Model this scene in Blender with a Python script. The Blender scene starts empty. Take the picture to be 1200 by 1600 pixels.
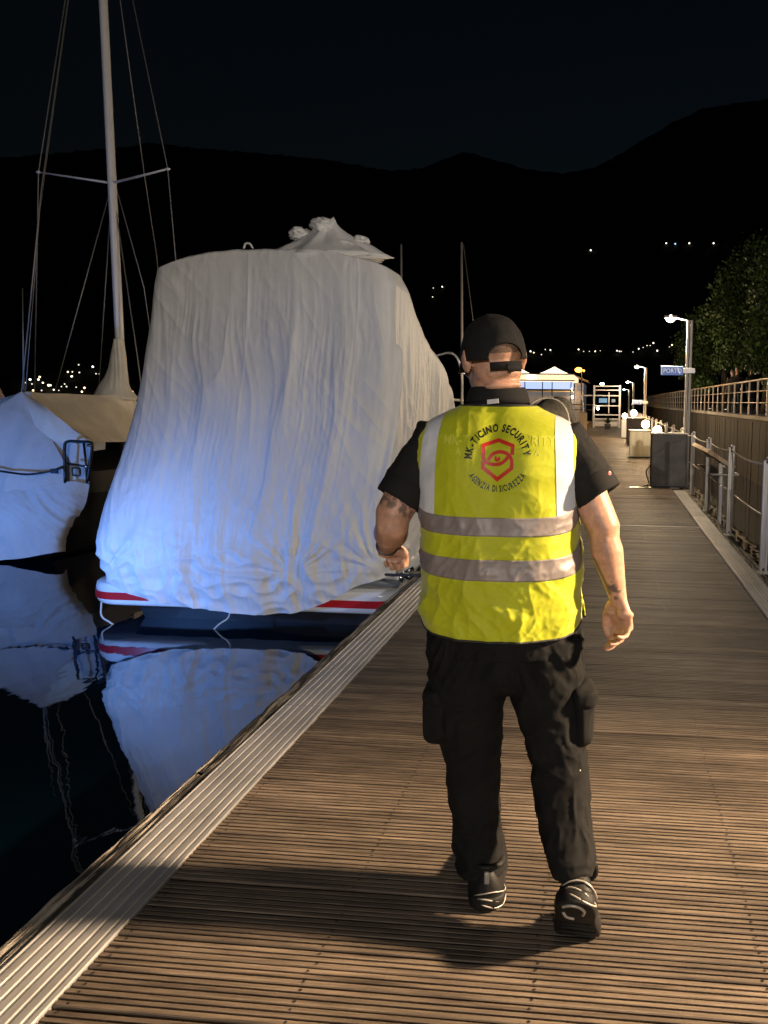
import bpy, bmesh, math, random
import numpy as np
from mathutils import Vector, Matrix
from mathutils.bvhtree import BVHTree

# ------------------------------------------------------------------ camera, sky, exposure
scene = bpy.context.scene
col = scene.collection
YAW, PITCH, ROLL = math.radians(5.0635), math.radians(5.5915), math.radians(0.5959)
CAM_H, FPX, PX0, PY0 = 1.6, 1155.0, 846.0, 740.0
cam_data = bpy.data.cameras.new('camera')
cam_data.sensor_fit = 'VERTICAL'
cam_data.sensor_height = 36.0
cam_data.sensor_width = 27.0
cam_data.lens = FPX / 1600 * 36.0
cam_data.shift_x = -(PX0 - 600) / 1600
cam_data.shift_y = -(800 - PY0) / 1600
cam_data.clip_start = 0.05
cam_data.clip_end = 9000
cam = bpy.data.objects.new('camera', cam_data)
col.objects.link(cam)
CAM_R = Matrix.Rotation(YAW, 3, 'Z') @ Matrix.Rotation(math.pi / 2 - PITCH, 3, 'X') @ Matrix.Rotation(ROLL, 3, 'Z')
cam.matrix_world = Matrix.Translation((0, 0, CAM_H)) @ CAM_R.to_4x4()
scene.camera = cam

world = bpy.data.worlds.new('World')
scene.world = world
world.use_nodes = True
wn = world.node_tree
sky = wn.nodes.new('ShaderNodeTexSky')
sky.sky_type = 'NISHITA'
sky.sun_disc = False
sky.sun_elevation = math.radians(3.0)
sky.sun_rotation = math.radians(190)
sky.air_density = 1.0
sky.dust_density = 2.5
sky.ozone_density = 2.0
wn.links.new(sky.outputs[0], wn.nodes['Background'].inputs[0])
wn.nodes['Background'].inputs[1].default_value = 0.0028

moon = bpy.data.lights.new('moon', 'SUN')
moon.energy = 0.004
moon.angle = math.radians(0.5)
moon.color = (0.75, 0.85, 1.0)
moon_o = bpy.data.objects.new('moon', moon)
moon_o.rotation_euler = (math.radians(87), 0, math.radians(10))
col.objects.link(moon_o)

scene.view_settings.view_transform = 'Standard'
scene.view_settings.look = 'None'
scene.view_settings.gamma = 1.0
scene.view_settings.exposure = 0.0
scene.view_settings.use_curve_mapping = False
scene.cycles.use_denoising = True
scene.cycles.max_bounces = 6
scene.cycles.sample_clamp_indirect = 4.0

# ------------------------------------------------------------------ helpers
random.seed(7)
rng = np.random.default_rng(11)
R3 = np.array(CAM_R)

def ray(px, py):
    d = R3 @ np.array([(px - PX0) / FPX, -(py - PY0) / FPX, -1.0])
    return d
def at(px, py, Y):
    """a point of the place, at distance Y along the quay"""
    d = ray(px, py)
    return np.array([0, 0, CAM_H]) + d * (Y / d[1])

_perm = rng.permutation(256)
_perm = np.concatenate([_perm, _perm, _perm])
_g = rng.normal(size=(256, 3)); _g /= np.linalg.norm(_g, axis=1)[:, None]
def pn(P):
    P = np.asarray(P, float)
    i = np.floor(P).astype(int); f = P - i; i &= 255
    u = f * f * f * (f * (f * 6 - 15) + 10)
    out = 0
    for dx in (0, 1):
        for dy in (0, 1):
            for dz in (0, 1):
                h = _perm[_perm[_perm[i[:, 0] + dx] + i[:, 1] + dy] + i[:, 2] + dz]
                d = ((f - [dx, dy, dz]) * _g[h]).sum(1)
                w = np.where(dx, u[:, 0], 1 - u[:, 0]) * np.where(dy, u[:, 1], 1 - u[:, 1]) * np.where(dz, u[:, 2], 1 - u[:, 2])
                out = out + d * w
    return out * 1.6
def fbm(P, o=3):
    P = np.asarray(P, float); s = 0; a = 1.0
    for k in range(o):
        s = s + a * pn(P * 2 ** k + 17.3 * k); a *= 0.5
    return s
def ridge(P):
    return 0.55 - np.abs(pn(P)) * 1.9
def crease(P, p=0.55):
    return 0.62 - np.abs(pn(P) * 1.8) ** p
def c3(a, b, c):
    return np.column_stack(np.broadcast_arrays(a, b, c))
def sst(a, b, x):
    t = np.clip((np.asarray(x, float) - a) / (b - a), 0, 1); return t * t * (3 - 2 * t)
def spl(x, xs, ys):
    """smooth monotone-ish cubic through points"""
    xs = np.asarray(xs, float); ys = np.asarray(ys, float); x = np.asarray(x, float)
    h = np.diff(xs); dl = np.diff(ys) / h
    m = np.zeros_like(ys); m[0] = dl[0]; m[-1] = dl[-1]
    for k in range(1, len(xs) - 1):
        m[k] = 0 if dl[k - 1] * dl[k] <= 0 else 2 * dl[k - 1] * dl[k] / (dl[k - 1] + dl[k])
    xc = np.clip(x, xs[0], xs[-1])
    i = np.clip(np.searchsorted(xs, xc, side='right') - 1, 0, len(xs) - 2)
    t = (xc - xs[i]) / h[i]
    return ((2 * t ** 3 - 3 * t ** 2 + 1) * ys[i] + (t ** 3 - 2 * t ** 2 + t) * h[i] * m[i]
            + (-2 * t ** 3 + 3 * t ** 2) * ys[i + 1] + (t ** 3 - t ** 2) * h[i] * m[i + 1])

def join(*parts):
    V = []; F = []; n = 0
    for v, f in parts:
        V.append(np.asarray(v, float)); F += [tuple(k + n for k in q) for q in f]; n += len(v)
    return np.concatenate(V), F
def box(x0, x1, y0, y1, z0, z1):
    V = [(x0, y0, z0), (x1, y0, z0), (x1, y1, z0), (x0, y1, z0), (x0, y0, z1), (x1, y0, z1), (x1, y1, z1), (x0, y1, z1)]
    return np.array(V, float), [(3, 2, 1, 0), (4, 5, 6, 7), (0, 1, 5, 4), (1, 2, 6, 5), (2, 3, 7, 6), (3, 0, 4, 7)]
def bbox(x0, x1, y0, y1, z0, z1, b=0.006, seg=2):
    """box with rounded edges"""
    bm = bmesh.new(); v, f = box(x0, x1, y0, y1, z0, z1)
    vs = [bm.verts.new(p) for p in v]
    for q in f: bm.faces.new([vs[k] for k in q])
    bmesh.ops.bevel(bm, geom=bm.edges[:], offset=b, segments=seg, affect='EDGES', profile=0.5)
    bm.verts.ensure_lookup_table(); bm.verts.index_update()
    V = np.array([p.co[:] for p in bm.verts]); F = [tuple(p.index for p in q.verts) for q in bm.faces]
    bm.free(); return V, F
def xform(vf, M):
    V, F = vf; M = np.array(M)
    return V @ M[:3, :3].T + M[:3, 3], F
def loft(rings, caps=True):
    n = len(rings[0]); V = np.concatenate(rings); F = []
    for r in range(len(rings) - 1):
        a = r * n; b = a + n
        for k in range(n):
            k2 = (k + 1) % n
            F.append((a + k, a + k2, b + k2, b + k))
    if caps:
        V = np.concatenate([V, rings[0].mean(0)[None], rings[-1].mean(0)[None]])
        c0 = len(V) - 2; c1 = c0 + 1; L = (len(rings) - 1) * n
        for k in range(n):
            F.append((c0, (k + 1) % n, k)); F.append((c1, L + k, L + (k + 1) % n))
    return V, F
def ring(c, ax, ay, a, b, n=24, p=2.0):
    t = np.linspace(0, 2 * math.pi, n, endpoint=False)
    ct, st = np.cos(t), np.sin(t)
    x = np.sign(ct) * np.abs(ct) ** (2 / p) * a; y = np.sign(st) * np.abs(st) ** (2 / p) * b
    return np.asarray(c, float) + x[:, None] * np.asarray(ax, float) + y[:, None] * np.asarray(ay, float)
def frames(P):
    P = np.asarray(P, float); T = np.gradient(P, axis=0); T /= np.linalg.norm(T, axis=1)[:, None] + 1e-12
    u = np.cross(T[0], [0, 0, 1.0])
    if np.linalg.norm(u) < 1e-3: u = np.cross(T[0], [1.0, 0, 0])
    U = []
    for t in T:
        u = u - t * (u @ t); u /= np.linalg.norm(u); U.append(u.copy())
    U = np.array(U); return T, U, np.cross(T, U)
def tube(P, r, n=8, caps=True):
    P = np.asarray(P, float); T, U, W = frames(P); r = np.broadcast_to(r, len(P))
    return loft([ring(P[k], U[k], W[k], r[k], r[k], n) for k in range(len(P))], caps)
def limb(P, r, n=20, round_ends=True):
    """tapered tube with hemispherical ends through points P"""
    P = [np.asarray(p, float) for p in P]; r = list(r)
    if round_ends:
        d0 = P[0] - P[1]; d0 /= np.linalg.norm(d0); d1 = P[-1] - P[-2]; d1 /= np.linalg.norm(d1)
        pre = [(P[0] + d0 * r[0] * s, r[0] * math.sqrt(max(0, 1 - s * s))) for s in (0.98, 0.8, 0.45)]
        post = [(P[-1] + d1 * r[-1] * s, r[-1] * math.sqrt(max(0, 1 - s * s))) for s in (0.45, 0.8, 0.98)]
        P = [p for p, _ in pre] + P + [p for p, _ in post]
        r = [q for _, q in pre] + r + [q for _, q in post]
    return tube(np.array(P), np.array(r), n)
def ell(c, r, R=None, n=20, m=14):
    V = []; F = []
    ph = np.linspace(-math.pi / 2 + 0.05, math.pi / 2 - 0.05, m)
    rings = []
    for p in ph:
        q = ring((0, 0, math.sin(p)), (1, 0, 0), (0, 1, 0), math.cos(p), math.cos(p), n)
        rings.append(q)
    V, F = loft(rings); V = V * np.asarray(r, float)
    if R is not None: V = V @ np.array(R).T
    return V + np.asarray(c, float), F
def gridf(nu, nv, off=0, flip=False):
    """nu columns, nv rows, row-major by v"""
    F = []
    for j in range(nv - 1):
        for i in range(nu - 1):
            a = off + j * nu + i; q = (a, a + 1, a + nu + 1, a + nu)
            F.append(q[::-1] if flip else q)
    return F
def cr(P, k=8):
    """Catmull-Rom resample"""
    P = np.asarray(P, float); Q = np.concatenate([[2 * P[0] - P[1]], P, [2 * P[-1] - P[-2]]]); out = []
    for i in range(1, len(Q) - 2):
        for t in np.linspace(0, 1, k, endpoint=False):
            a, b, c, d = Q[i - 1:i + 3]
            out.append(0.5 * (2 * b + (c - a) * t + (2 * a - 5 * b + 4 * c - d) * t * t + (3 * b - a - 3 * c + d) * t ** 3))
    out.append(P[-1]); return np.array(out)

def mesh(name, V, F, mats=None, smooth=False):
    me = bpy.data.meshes.new(name)
    me.from_pydata(np.asarray(V, float).tolist(), [], [tuple(int(k) for k in f) for f in F])
    if smooth: me.polygons.foreach_set('use_smooth', [True] * len(me.polygons))
    if mats: me.materials.append(mats)
    me.update(); return me
def wloc(o):
    p = np.zeros(3)
    while o is not None:
        p = p + np.array(o.location); o = o.parent
    return p
def add(name, vf, m, parent=None, smooth=False, base=True):
    """one mesh object; V in place coordinates, origin at its base (or at its parent's)"""
    V, F = vf; V = np.asarray(V, float)
    if parent is not None:
        loc = np.zeros(3); V = V - wloc(parent)
    else:
        loc = np.array([(V[:, 0].min() + V[:, 0].max()) / 2, (V[:, 1].min() + V[:, 1].max()) / 2, V[:, 2].min()]) if base else np.zeros(3)
        V = V - loc
    o = bpy.data.objects.new(name, mesh(name, V, F, m, smooth))
    o.location = loc; col.objects.link(o)
    if parent is not None: o.parent = parent
    return o
def thing(name, label, cat, loc=(0, 0, 0), group=None):
    o = bpy.data.objects.new(name, None); o.location = loc; o.empty_display_size = 0.2
    col.objects.link(o); return tag(o, label, cat, group)
def tag(o, label=None, cat=None, group=None, kind=None):
    if label: o['label'] = label
    if cat: o['category'] = cat
    if group: o['group'] = group
    if kind: o['kind'] = kind
    return o
def copy_tree(o, parent=None):
    c = o.copy(); col.objects.link(c)
    if parent is not None: c.parent = parent
    for ch in o.children: copy_tree(ch, c)
    return c
def remesh(vf, voxel, it=2, fac=0.5):
    me = mesh('tmp', *vf); o = bpy.data.objects.new('tmp', me); col.objects.link(o)
    md = o.modifiers.new('r', 'REMESH'); md.mode = 'VOXEL'; md.voxel_size = voxel
    if it:
        sm = o.modifiers.new('s', 'SMOOTH'); sm.factor = fac; sm.iterations = it
    dg = bpy.context.evaluated_depsgraph_get(); e = bpy.data.meshes.new_from_object(o.evaluated_get(dg))
    V = np.empty(len(e.vertices) * 3); e.vertices.foreach_get('co', V); V = V.reshape(-1, 3)
    N = np.empty(len(e.vertices) * 3); e.vertices.foreach_get('normal', N); N = N.reshape(-1, 3)
    F = [tuple(p.vertices) for p in e.polygons]
    bpy.data.objects.remove(o); bpy.data.meshes.remove(me); bpy.data.meshes.remove(e)
    return V, F, N
def gnormal(P):
    du = np.gradient(P, axis=1); dv = np.gradient(P, axis=0)
    n = np.cross(du, dv); return n / (np.linalg.norm(n, axis=2)[..., None] + 1e-12)

# ------------------------------------------------------------------ materials
def mat(name, colr, rough=0.6, metal=0.0, var=0.0, vscale=(4, 4, 4), vdet=4, rand=0.0, bump=0.0, bscale=(40, 40, 40), bdist=0.01,
        spec=0.5, emit=None, estr=0.0, col2=None, ramp=(0.35, 0.65), sheen=0.0, sss=0.0, trans=0.0, ior=None, rvar=0.0, coat=0.0, stain=None, ridged=False):
    m = bpy.data.materials.new(name); m.use_nodes = True; nt = m.node_tree; b = nt.nodes['Principled BSDF']
    b.inputs['Base Color'].default_value = (*colr, 1); b.inputs['Roughness'].default_value = rough; b.inputs['Metallic'].default_value = metal
    b.inputs['Specular IOR Level'].default_value = spec
    if sheen: b.inputs['Sheen Weight'].default_value = sheen
    if coat: b.inputs['Coat Weight'].default_value = coat
    if sss:
        b.inputs['Subsurface Weight'].default_value = sss; b.inputs['Subsurface Radius'].default_value = (1, 0.35, 0.2); b.inputs['Subsurface Scale'].default_value = 0.008
    if trans: b.inputs['Transmission Weight'].default_value = trans
    if ior: b.inputs['IOR'].default_value = ior
    if emit:
        b.inputs['Emission Color'].default_value = (*emit, 1); b.inputs['Emission Strength'].default_value = estr
    tc = nt.nodes.new('ShaderNodeTexCoord'); oi = nt.nodes.new('ShaderNodeObjectInfo')
    vec = tc.outputs['Object']
    if rand:
        va = nt.nodes.new('ShaderNodeVectorMath'); va.operation = 'ADD'
        vm = nt.nodes.new('ShaderNodeVectorMath'); vm.operation = 'SCALE'; vm.inputs[0].default_value = (37.1, 11.7, 53.3)
        nt.links.new(oi.outputs['Random'], vm.inputs['Scale']); nt.links.new(vec, va.inputs[0]); nt.links.new(vm.outputs[0], va.inputs[1]); vec = va.outputs[0]
    if var or col2:
        mp = nt.nodes.new('ShaderNodeMapping'); mp.inputs['Scale'].default_value = vscale; nt.links.new(vec, mp.inputs[0])
        nz = nt.nodes.new('ShaderNodeTexNoise'); nz.inputs['Scale'].default_value = 1.0; nz.inputs['Detail'].default_value = vdet; nz.inputs['Roughness'].default_value = 0.65
        nt.links.new(mp.outputs[0], nz.inputs['Vector'])
        rp = nt.nodes.new('ShaderNodeValToRGB'); rp.color_ramp.elements[0].position = ramp[0]; rp.color_ramp.elements[1].position = ramp[1]
        a = tuple(c * (1 - var) for c in colr); c2 = col2 or tuple(min(1, c * (1 + var)) for c in colr)
        rp.color_ramp.elements[0].color = (*a, 1); rp.color_ramp.elements[1].color = (*c2, 1)
        nt.links.new(nz.outputs[0], rp.inputs[0]); out = rp.outputs[0]
        if rand:
            mx = nt.nodes.new('ShaderNodeMix'); mx.data_type = 'RGBA'; mx.blend_type = 'MULTIPLY'; mx.inputs['Factor'].default_value = 1
            mr = nt.nodes.new('ShaderNodeMapRange'); mr.inputs[3].default_value = 1 - rand; mr.inputs[4].default_value = 1 + rand * 0.6
            nt.links.new(oi.outputs['Random'], mr.inputs[0]); nt.links.new(out, mx.inputs[6]); nt.links.new(mr.outputs[0], mx.inputs[7]); out = mx.outputs[2]
        if stain:
            lo, hi, ssc = stain; ge = nt.nodes.new('ShaderNodeNewGeometry'); sn = nt.nodes.new('ShaderNodeTexNoise'); sn.inputs['Scale'].default_value = ssc; sn.inputs['Detail'].default_value = 6; sn.inputs['Roughness'].default_value = 0.6
            nt.links.new(ge.outputs['Position'], sn.inputs['Vector']); sr = nt.nodes.new('ShaderNodeMapRange'); sr.inputs[1].default_value = 0.3; sr.inputs[2].default_value = 0.7; sr.inputs[3].default_value = lo; sr.inputs[4].default_value = hi
            sm = nt.nodes.new('ShaderNodeMix'); sm.data_type = 'RGBA'; sm.blend_type = 'MULTIPLY'; sm.inputs['Factor'].default_value = 1
            nt.links.new(sn.outputs[0], sr.inputs[0]); nt.links.new(out, sm.inputs[6]); nt.links.new(sr.outputs[0], sm.inputs[7]); out = sm.outputs[2]
        nt.links.new(out, b.inputs['Base Color'])
        if rvar:
            mr2 = nt.nodes.new('ShaderNodeMapRange'); mr2.inputs[3].default_value = max(0, rough - rvar); mr2.inputs[4].default_value = min(1, rough + rvar)
            nt.links.new(nz.outputs[0], mr2.inputs[0]); nt.links.new(mr2.outputs[0], b.inputs['Roughness'])
    if bump:
        mp2 = nt.nodes.new('ShaderNodeMapping'); mp2.inputs['Scale'].default_value = bscale; nt.links.new(vec, mp2.inputs[0])
        n2 = nt.nodes.new('ShaderNodeTexNoise'); n2.inputs['Scale'].default_value = 1.0; n2.inputs['Detail'].default_value = 5
        if ridged: n2.noise_type = 'RIDGED_MULTIFRACTAL'; n2.inputs['Detail'].default_value = 3.0
        nt.links.new(mp2.outputs[0], n2.inputs['Vector'])
        bp = nt.nodes.new('ShaderNodeBump'); bp.inputs['Strength'].default_value = bump; bp.inputs['Distance'].default_value = bdist
        nt.links.new(n2.outputs[0], bp.inputs['Height']); nt.links.new(bp.outputs[0], b.inputs['Normal'])
    return m
def glow(name, c, s):
    m = bpy.data.materials.new(name); m.use_nodes = True; nt = m.node_tree; nt.nodes.clear()
    e = nt.nodes.new('ShaderNodeEmission'); e.inputs[0].default_value = (*c, 1); e.inputs[1].default_value = s
    o = nt.nodes.new('ShaderNodeOutputMaterial'); nt.links.new(e.outputs[0], o.inputs[0]); return m
def light(name, kind, loc, power, c, parent=None, radius=0.05, **kw):
    l = bpy.data.lights.new(name, kind); l.energy = power; l.color = c; l.shadow_soft_size = radius
    for k, v in kw.items(): setattr(l, k, v)
    o = bpy.data.objects.new(name, l); col.objects.link(o)
    if parent is not None:
        o.parent = parent; o.location = np.asarray(loc, float) - wloc(parent)
    else: o.location = loc
    return o

MT = dict(
    plank=mat('weathered deck plank', (0.106, 0.077, 0.055), 0.62, stain=(0.55, 1.15, 1.3), var=0.6, vscale=(3.0, 60, 60), vdet=6, rand=0.32, bump=0.5, bscale=(8, 260, 260), bdist=0.0015, col2=(0.252, 0.193, 0.141), ramp=(0.30, 0.76), spec=0.35, rvar=0.15),
    under=mat('dark dock underside', (0.012, 0.011, 0.010), 0.9),
    alu=mat('ribbed aluminium', (0.36, 0.352, 0.345), 0.42, 0.35, stain=(0.7, 1.1, 2.0), var=0.18, vscale=(18, 1.4, 18), bump=0.2, bscale=(300, 6, 300), bdist=0.0006, rvar=0.1),
    timber=mat('split grey timber', (0.06, 0.05, 0.04), 0.85, var=0.8, vscale=(48, 2.6, 48), vdet=9, col2=(0.34, 0.30, 0.25), ramp=(0.45, 0.60), bump=1.0, bscale=(85, 5, 85), bdist=0.02),
    steel=mat('brushed steel', (0.46, 0.43, 0.40), 0.38, 0.75, var=0.12, vscale=(30, 30, 3)),
    galv=mat('painted post', (0.36, 0.33, 0.30), 0.5, 0.35, var=0.15, vscale=(9, 9, 2)),
    screw=mat('screw head', (0.02, 0.018, 0.016), 0.5, 0.6),
    cover=mat('off white boat cover canvas', (0.62, 0.605, 0.585), 0.55, var=0.06, vscale=(1.6, 1.6, 1.2), bump=0.55, bscale=(11, 11, 5.5), bdist=0.014, spec=0.45, ridged=True),
    tent=mat('beige canvas', (0.78, 0.72, 0.62), 0.8, var=0.10, vscale=(2, 2, 2), bump=0.4, bscale=(20, 20, 14), bdist=0.008),
    tentw=mat('pale canvas stern tarp', (0.60, 0.60, 0.60), 0.75, var=0.08, vscale=(2, 2, 2), bump=0.4, bscale=(20, 20, 14), bdist=0.008),
    gel=mat('white gelcoat', (0.74, 0.74, 0.73), 0.22, var=0.04, vscale=(3, 3, 3), coat=0.3),
    navy=mat('dark hull paint', (0.005, 0.006, 0.008), 0.5, var=0.3, vscale=(3, 3, 3)),
    red=mat('red stripe', (0.50, 0.015, 0.02), 0.3),
    rope=mat('pale rope', (0.55, 0.52, 0.46), 0.85, bump=0.6, bscale=(200, 200, 200), bdist=0.003),
    ropedk=mat('dark rope', (0.03, 0.03, 0.035), 0.8),
    black=mat('black tube', (0.012, 0.012, 0.014), 0.35),
    greyp=mat('grey plastic', (0.16, 0.18, 0.21), 0.45),
    mast=mat('anodised mast', (0.66, 0.65, 0.66), 0.4, 0.1, var=0.06, vscale=(5, 5, 1)),
    wire=mat('rigging wire', (0.25, 0.24, 0.22), 0.5, 0.5),
)

# ------------------------------------------------------------------ the setting
WZ = -0.52            # water level, dock top is z = 0
# water
def water_material():
    m = mat('harbour water', (0.001, 0.0055, 0.011), 0.015, spec=0.5, ior=2.4)
    nt = m.node_tree; b = nt.nodes['Principled BSDF']; tc = nt.nodes['Texture Coordinate']
    bp = nt.nodes.new('ShaderNodeBump'); bp.inputs['Strength'].default_value = 0.5; bp.inputs['Distance'].default_value = 0.02
    s = None
    for sc, w in (((0.9, 0.55, 1), 1.0), ((4.5, 2.2, 1), 0.16), ((16, 7, 1), 0.022)):
        mp = nt.nodes.new('ShaderNodeMapping'); mp.inputs['Scale'].default_value = sc; nt.links.new(tc.outputs['Object'], mp.inputs[0])
        nz = nt.nodes.new('ShaderNodeTexNoise'); nz.inputs['Scale'].default_value = 1.0; nz.inputs['Detail'].default_value = 2; nt.links.new(mp.outputs[0], nz.inputs['Vector'])
        ml = nt.nodes.new('ShaderNodeMath'); ml.operation = 'MULTIPLY'; ml.inputs[1].default_value = w; nt.links.new(nz.outputs[0], ml.inputs[0])
        if s is None: s = ml.outputs[0]
        else:
            ad = nt.nodes.new('ShaderNodeMath'); nt.links.new(s, ad.inputs[0]); nt.links.new(ml.outputs[0], ad.inputs[1]); s = ad.outputs[0]
    nt.links.new(s, bp.inputs['Height']); nt.links.new(bp.outputs[0], b.inputs['Normal'])
    return m
water = add('water', (np.array([(-1500, -60, WZ), (1500, -60, WZ), (1500, 1500, WZ), (-1500, 1500, WZ)], float), [(0, 1, 2, 3)]), water_material(), base=False)
tag(water, kind='structure')

# hills: ridge line by bearing, seen above the far shore
RIDGE = [(-700, 300), (-300, 262), (0, 246), (110, 236), (240, 222), (330, 232), (430, 240), (520, 250), (610, 266), (655, 262), (725, 236), (770, 248), (820, 262), (880, 270),
         (935, 258), (975, 236), (1010, 214), (1050, 190), (1100, 168), (1160, 158), (1230, 150), (1400, 120), (1800, 160)]
_az, _el = [], []
for px, py in RIDGE:
    d = ray(px, py); _az.append(math.atan2(d[0], d[1])); _el.append(d[2] / math.hypot(d[0], d[1]))
def hill_h(az, r):
    t = np.clip((r - 650) / 2100, 0, 1)
    top = np.interp(az, _az, _el) * 2750
    P = c3(az * 60, r * 0.004, 3.3)
    return top * t ** 1.15 * (1 + 0.10 * fbm(P, 3) * (1 - t)) - 1 + t * 0
az = np.linspace(_az[0], _az[-1], 420); rr = 650 + 2100 * np.linspace(0, 1, 46) ** 1.1
A, Rr = np.meshgrid(az, rr)
Hh = hill_h(A.ravel(), Rr.ravel())
Hh = Hh + np.where(Rr.ravel() > 2700, 5 * pn(c3(A.ravel() * 160, 0.5, 1.7)), 0)
HV = np.column_stack([np.sin(A.ravel()) * Rr.ravel(), np.cos(A.ravel()) * Rr.ravel(), Hh])
hills = add('hills', (HV, gridf(420, 46)), mat('dark wooded hillside', (0.014, 0.018, 0.012), 0.95, var=0.4, vscale=(0.02, 0.02, 0.02)), base=False, smooth=True)
tag(hills, kind='structure')

# ---- dock
DL, DR = -1.43, 1.21          # deck boards from X = DL to DR
PITCHP, P0, NPL = 0.0665, 1.35, 300
dock = add('dock', join(box(-1.64, 1.56, -5, 62, -0.46, -0.075), box(-1.60, 1.52, -5, 62, -0.9, -0.46)), MT['under'], base=False)
tag(dock, kind='structure')
def plank_profile():
    w = PITCHP - 0.0072; r = w / 3; z = []
    y = 0.0; pts = [(0, -0.028), (0, -0.003), (0.002, 0)]
    for k in range(3):
        e = (k + 1) * r
        if k < 2: pts += [(e - 0.0036, 0), (e - 0.0026, -0.0075), (e + 0.0026, -0.0075), (e + 0.0036, 0)]
        else: pts += [(w - 0.002, 0), (w, -0.003), (w, -0.028)]
    return np.array(pts)
def plank_mesh(segs=1):
    pr = plank_profile(); n = len(pr)
    a = np.column_stack([np.full(n, DL + 0.002), pr[:, 0], pr[:, 1]]); b = a.copy(); b[:, 0] = DR - 0.002
    F = [(k, k + n, k + n + 1, k + 1) for k in range(n - 1)]
    F += [tuple(range(n - 1, -1, -1))[:0] or tuple(range(n)), tuple(range(2 * n - 1, n - 1, -1))]
    return np.concatenate([a, b]), F
pv, pf = plank_mesh()
pme = mesh('plank', pv, [f[::-1] for f in pf], MT['plank'])
for k in range(NPL):
    o = bpy.data.objects.new('plank', pme); col.objects.link(o); o.parent = dock
    o.location = (rng.normal() * 0.002, P0 + k * PITCHP + rng.normal() * 0.0006, rng.normal() * 0.0011)
    o.rotation_euler = (rng.normal() * 0.004, rng.normal() * 0.0005, rng.normal() * 0.0006)
far = []
for k in list(range(-90, 0)) + list(range(NPL, 910)):
    far.append((pv + [0, P0 + k * PITCHP, rng.normal() * 0.001], [f[::-1] for f in pf]))
tag(add('plank_field', join(*far), MT['plank'], dock), kind='stuff')
sc = []
hexa = ring((0, 0, 0), (1, 0, 0), (0, 1, 0), 0.0042, 0.0042, 6)
SV, SF, n0 = [], [], 0
for k in range(130):
    for X in (-1.395, -0.80, -0.172, 0.47, 1.16):
        for dy in (0.011, 0.049):
            c = np.array([X + rng.normal() * 0.004, P0 + k * PITCHP + dy + rng.normal() * 0.001, 0.0021])
            h = hexa + c; SV.append(h); SF.append(tuple(range(n0, n0 + 6))); n0 += 6
tag(add('screw_heads', (np.concatenate(SV), SF), MT['screw'], dock), kind='stuff')
# ribbed aluminium edge profiles
def rib_profile(x0, x1, n):
    w = (x1 - x0) / n; pts = [(x0, -0.05), (x0, 0.004), (x0 + 0.003, 0.008)]
    for k in range(n):
        a = x0 + k * w
        pts += [(a + w * 0.16, 0.008), (a + w * 0.24, 0.0045), (a + w * 0.46, 0.0045), (a + w * 0.54, 0.008)]
    pts += [(x1 - 0.003, 0.008), (x1, 0.004), (x1, -0.05)]
    return np.array(pts)
def extr(pr, L):
    n = len(pr); a = np.column_stack([pr[:, 0], np.zeros(n), pr[:, 1]]); b = a.copy(); b[:, 1] = L
    return np.concatenate([a, b]), [(k + 1, k + n + 1, k + n, k) for k in range(n - 1)] + [tuple(range(n)), tuple(range(2 * n - 1, n - 1, -1))]
ml_ = mesh('edge_profile', *extr(rib_profile(-1.66, -1.432, 6), 2.996), MT['alu'])
mr_ = mesh('edge_profile', *extr(rib_profile(1.212, 1.42, 7), 2.996), MT['alu'])
for k in range(-1, 20):
    for me_, y0 in ((ml_, 0.6), (mr_, 1.55)):
        if me_ is mr_ and 13 < y0 + 3 * k < 16: continue
        o = bpy.data.objects.new('edge_profile', me_); col.objects.link(o); o.parent = dock
        o.location = (0, y0 + 3 * k, rng.normal() * 0.0008)
# split timber fender beams along the water
def beam(x0, x1, y0, y1, zt, seed):
    nx, ny = 14, int((y1 - y0) / (0.014 if y0 < 6 else 0.04)); xs = np.linspace(x0, x1, nx); ys = np.linspace(y0, y1, ny)
    X, Y = np.meshgrid(xs, ys); X = X.ravel(); Y = Y.ravel()
    Z = zt + 0.005 * fbm(c3(X * 22 + seed, Y * 1.6, 0.3), 3) - 0.013 * sst(0.28, 0.52, ridge(c3(X * 46 + 0.6 * pn(c3(X * 9, Y * 2, seed)), Y * 1.1, seed))) - 0.006 * sst(0.3, 0.5, ridge(c3(X * 70, Y * 2.4, seed + 4)))
    e = np.minimum(X - x0, x1 - X); Z -= 0.012 * np.exp(-e / 0.006) * (0.7 + pn(c3(X * 5, Y * 6, seed)))
    X2 = X + 0.0022 * fbm(c3(seed, Y * 3.2, X * 3), 3)
    top = np.column_stack([X2, Y, Z]); F = gridf(nx, ny)
    bot = []; n = len(top); BF = []
    for i0, s in ((0, 1), (nx - 1, -1)):
        e_ = top[i0::nx].copy(); e_[:, 2] = zt - 0.24; b0 = n + len(bot)
        for k in range(ny - 1):
            q = (i0 + k * nx, i0 + (k + 1) * nx, b0 + k + 1, b0 + k); BF.append(q if s > 0 else q[::-1])
        bot += e_.tolist()
    return np.concatenate([top, np.array(bot)]), F + BF
for k in range(-1, 10):
    y0 = 0.2 + 4.02 * k
    add('fender_beam', beam(-1.708, -1.668, y0, y0 + 4.0, -0.004, 3.1 + k), MT['timber'], dock, True)
    add('fender_beam', beam(-1.755, -1.716, y0 - 1.3, y0 + 2.7, -0.012, 9.7 + k), MT['timber'], dock, True)
    add('fender_beam', beam(1.424, 1.475, y0, y0 + 4.0, -0.006, 5.3 + k), MT['timber'], dock, True)
    add('fender_beam', beam(1.479, 1.545, y0 - 0.7, y0 + 3.3, -0.016, 15.3 + k), MT['timber'], dock, True)
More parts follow.
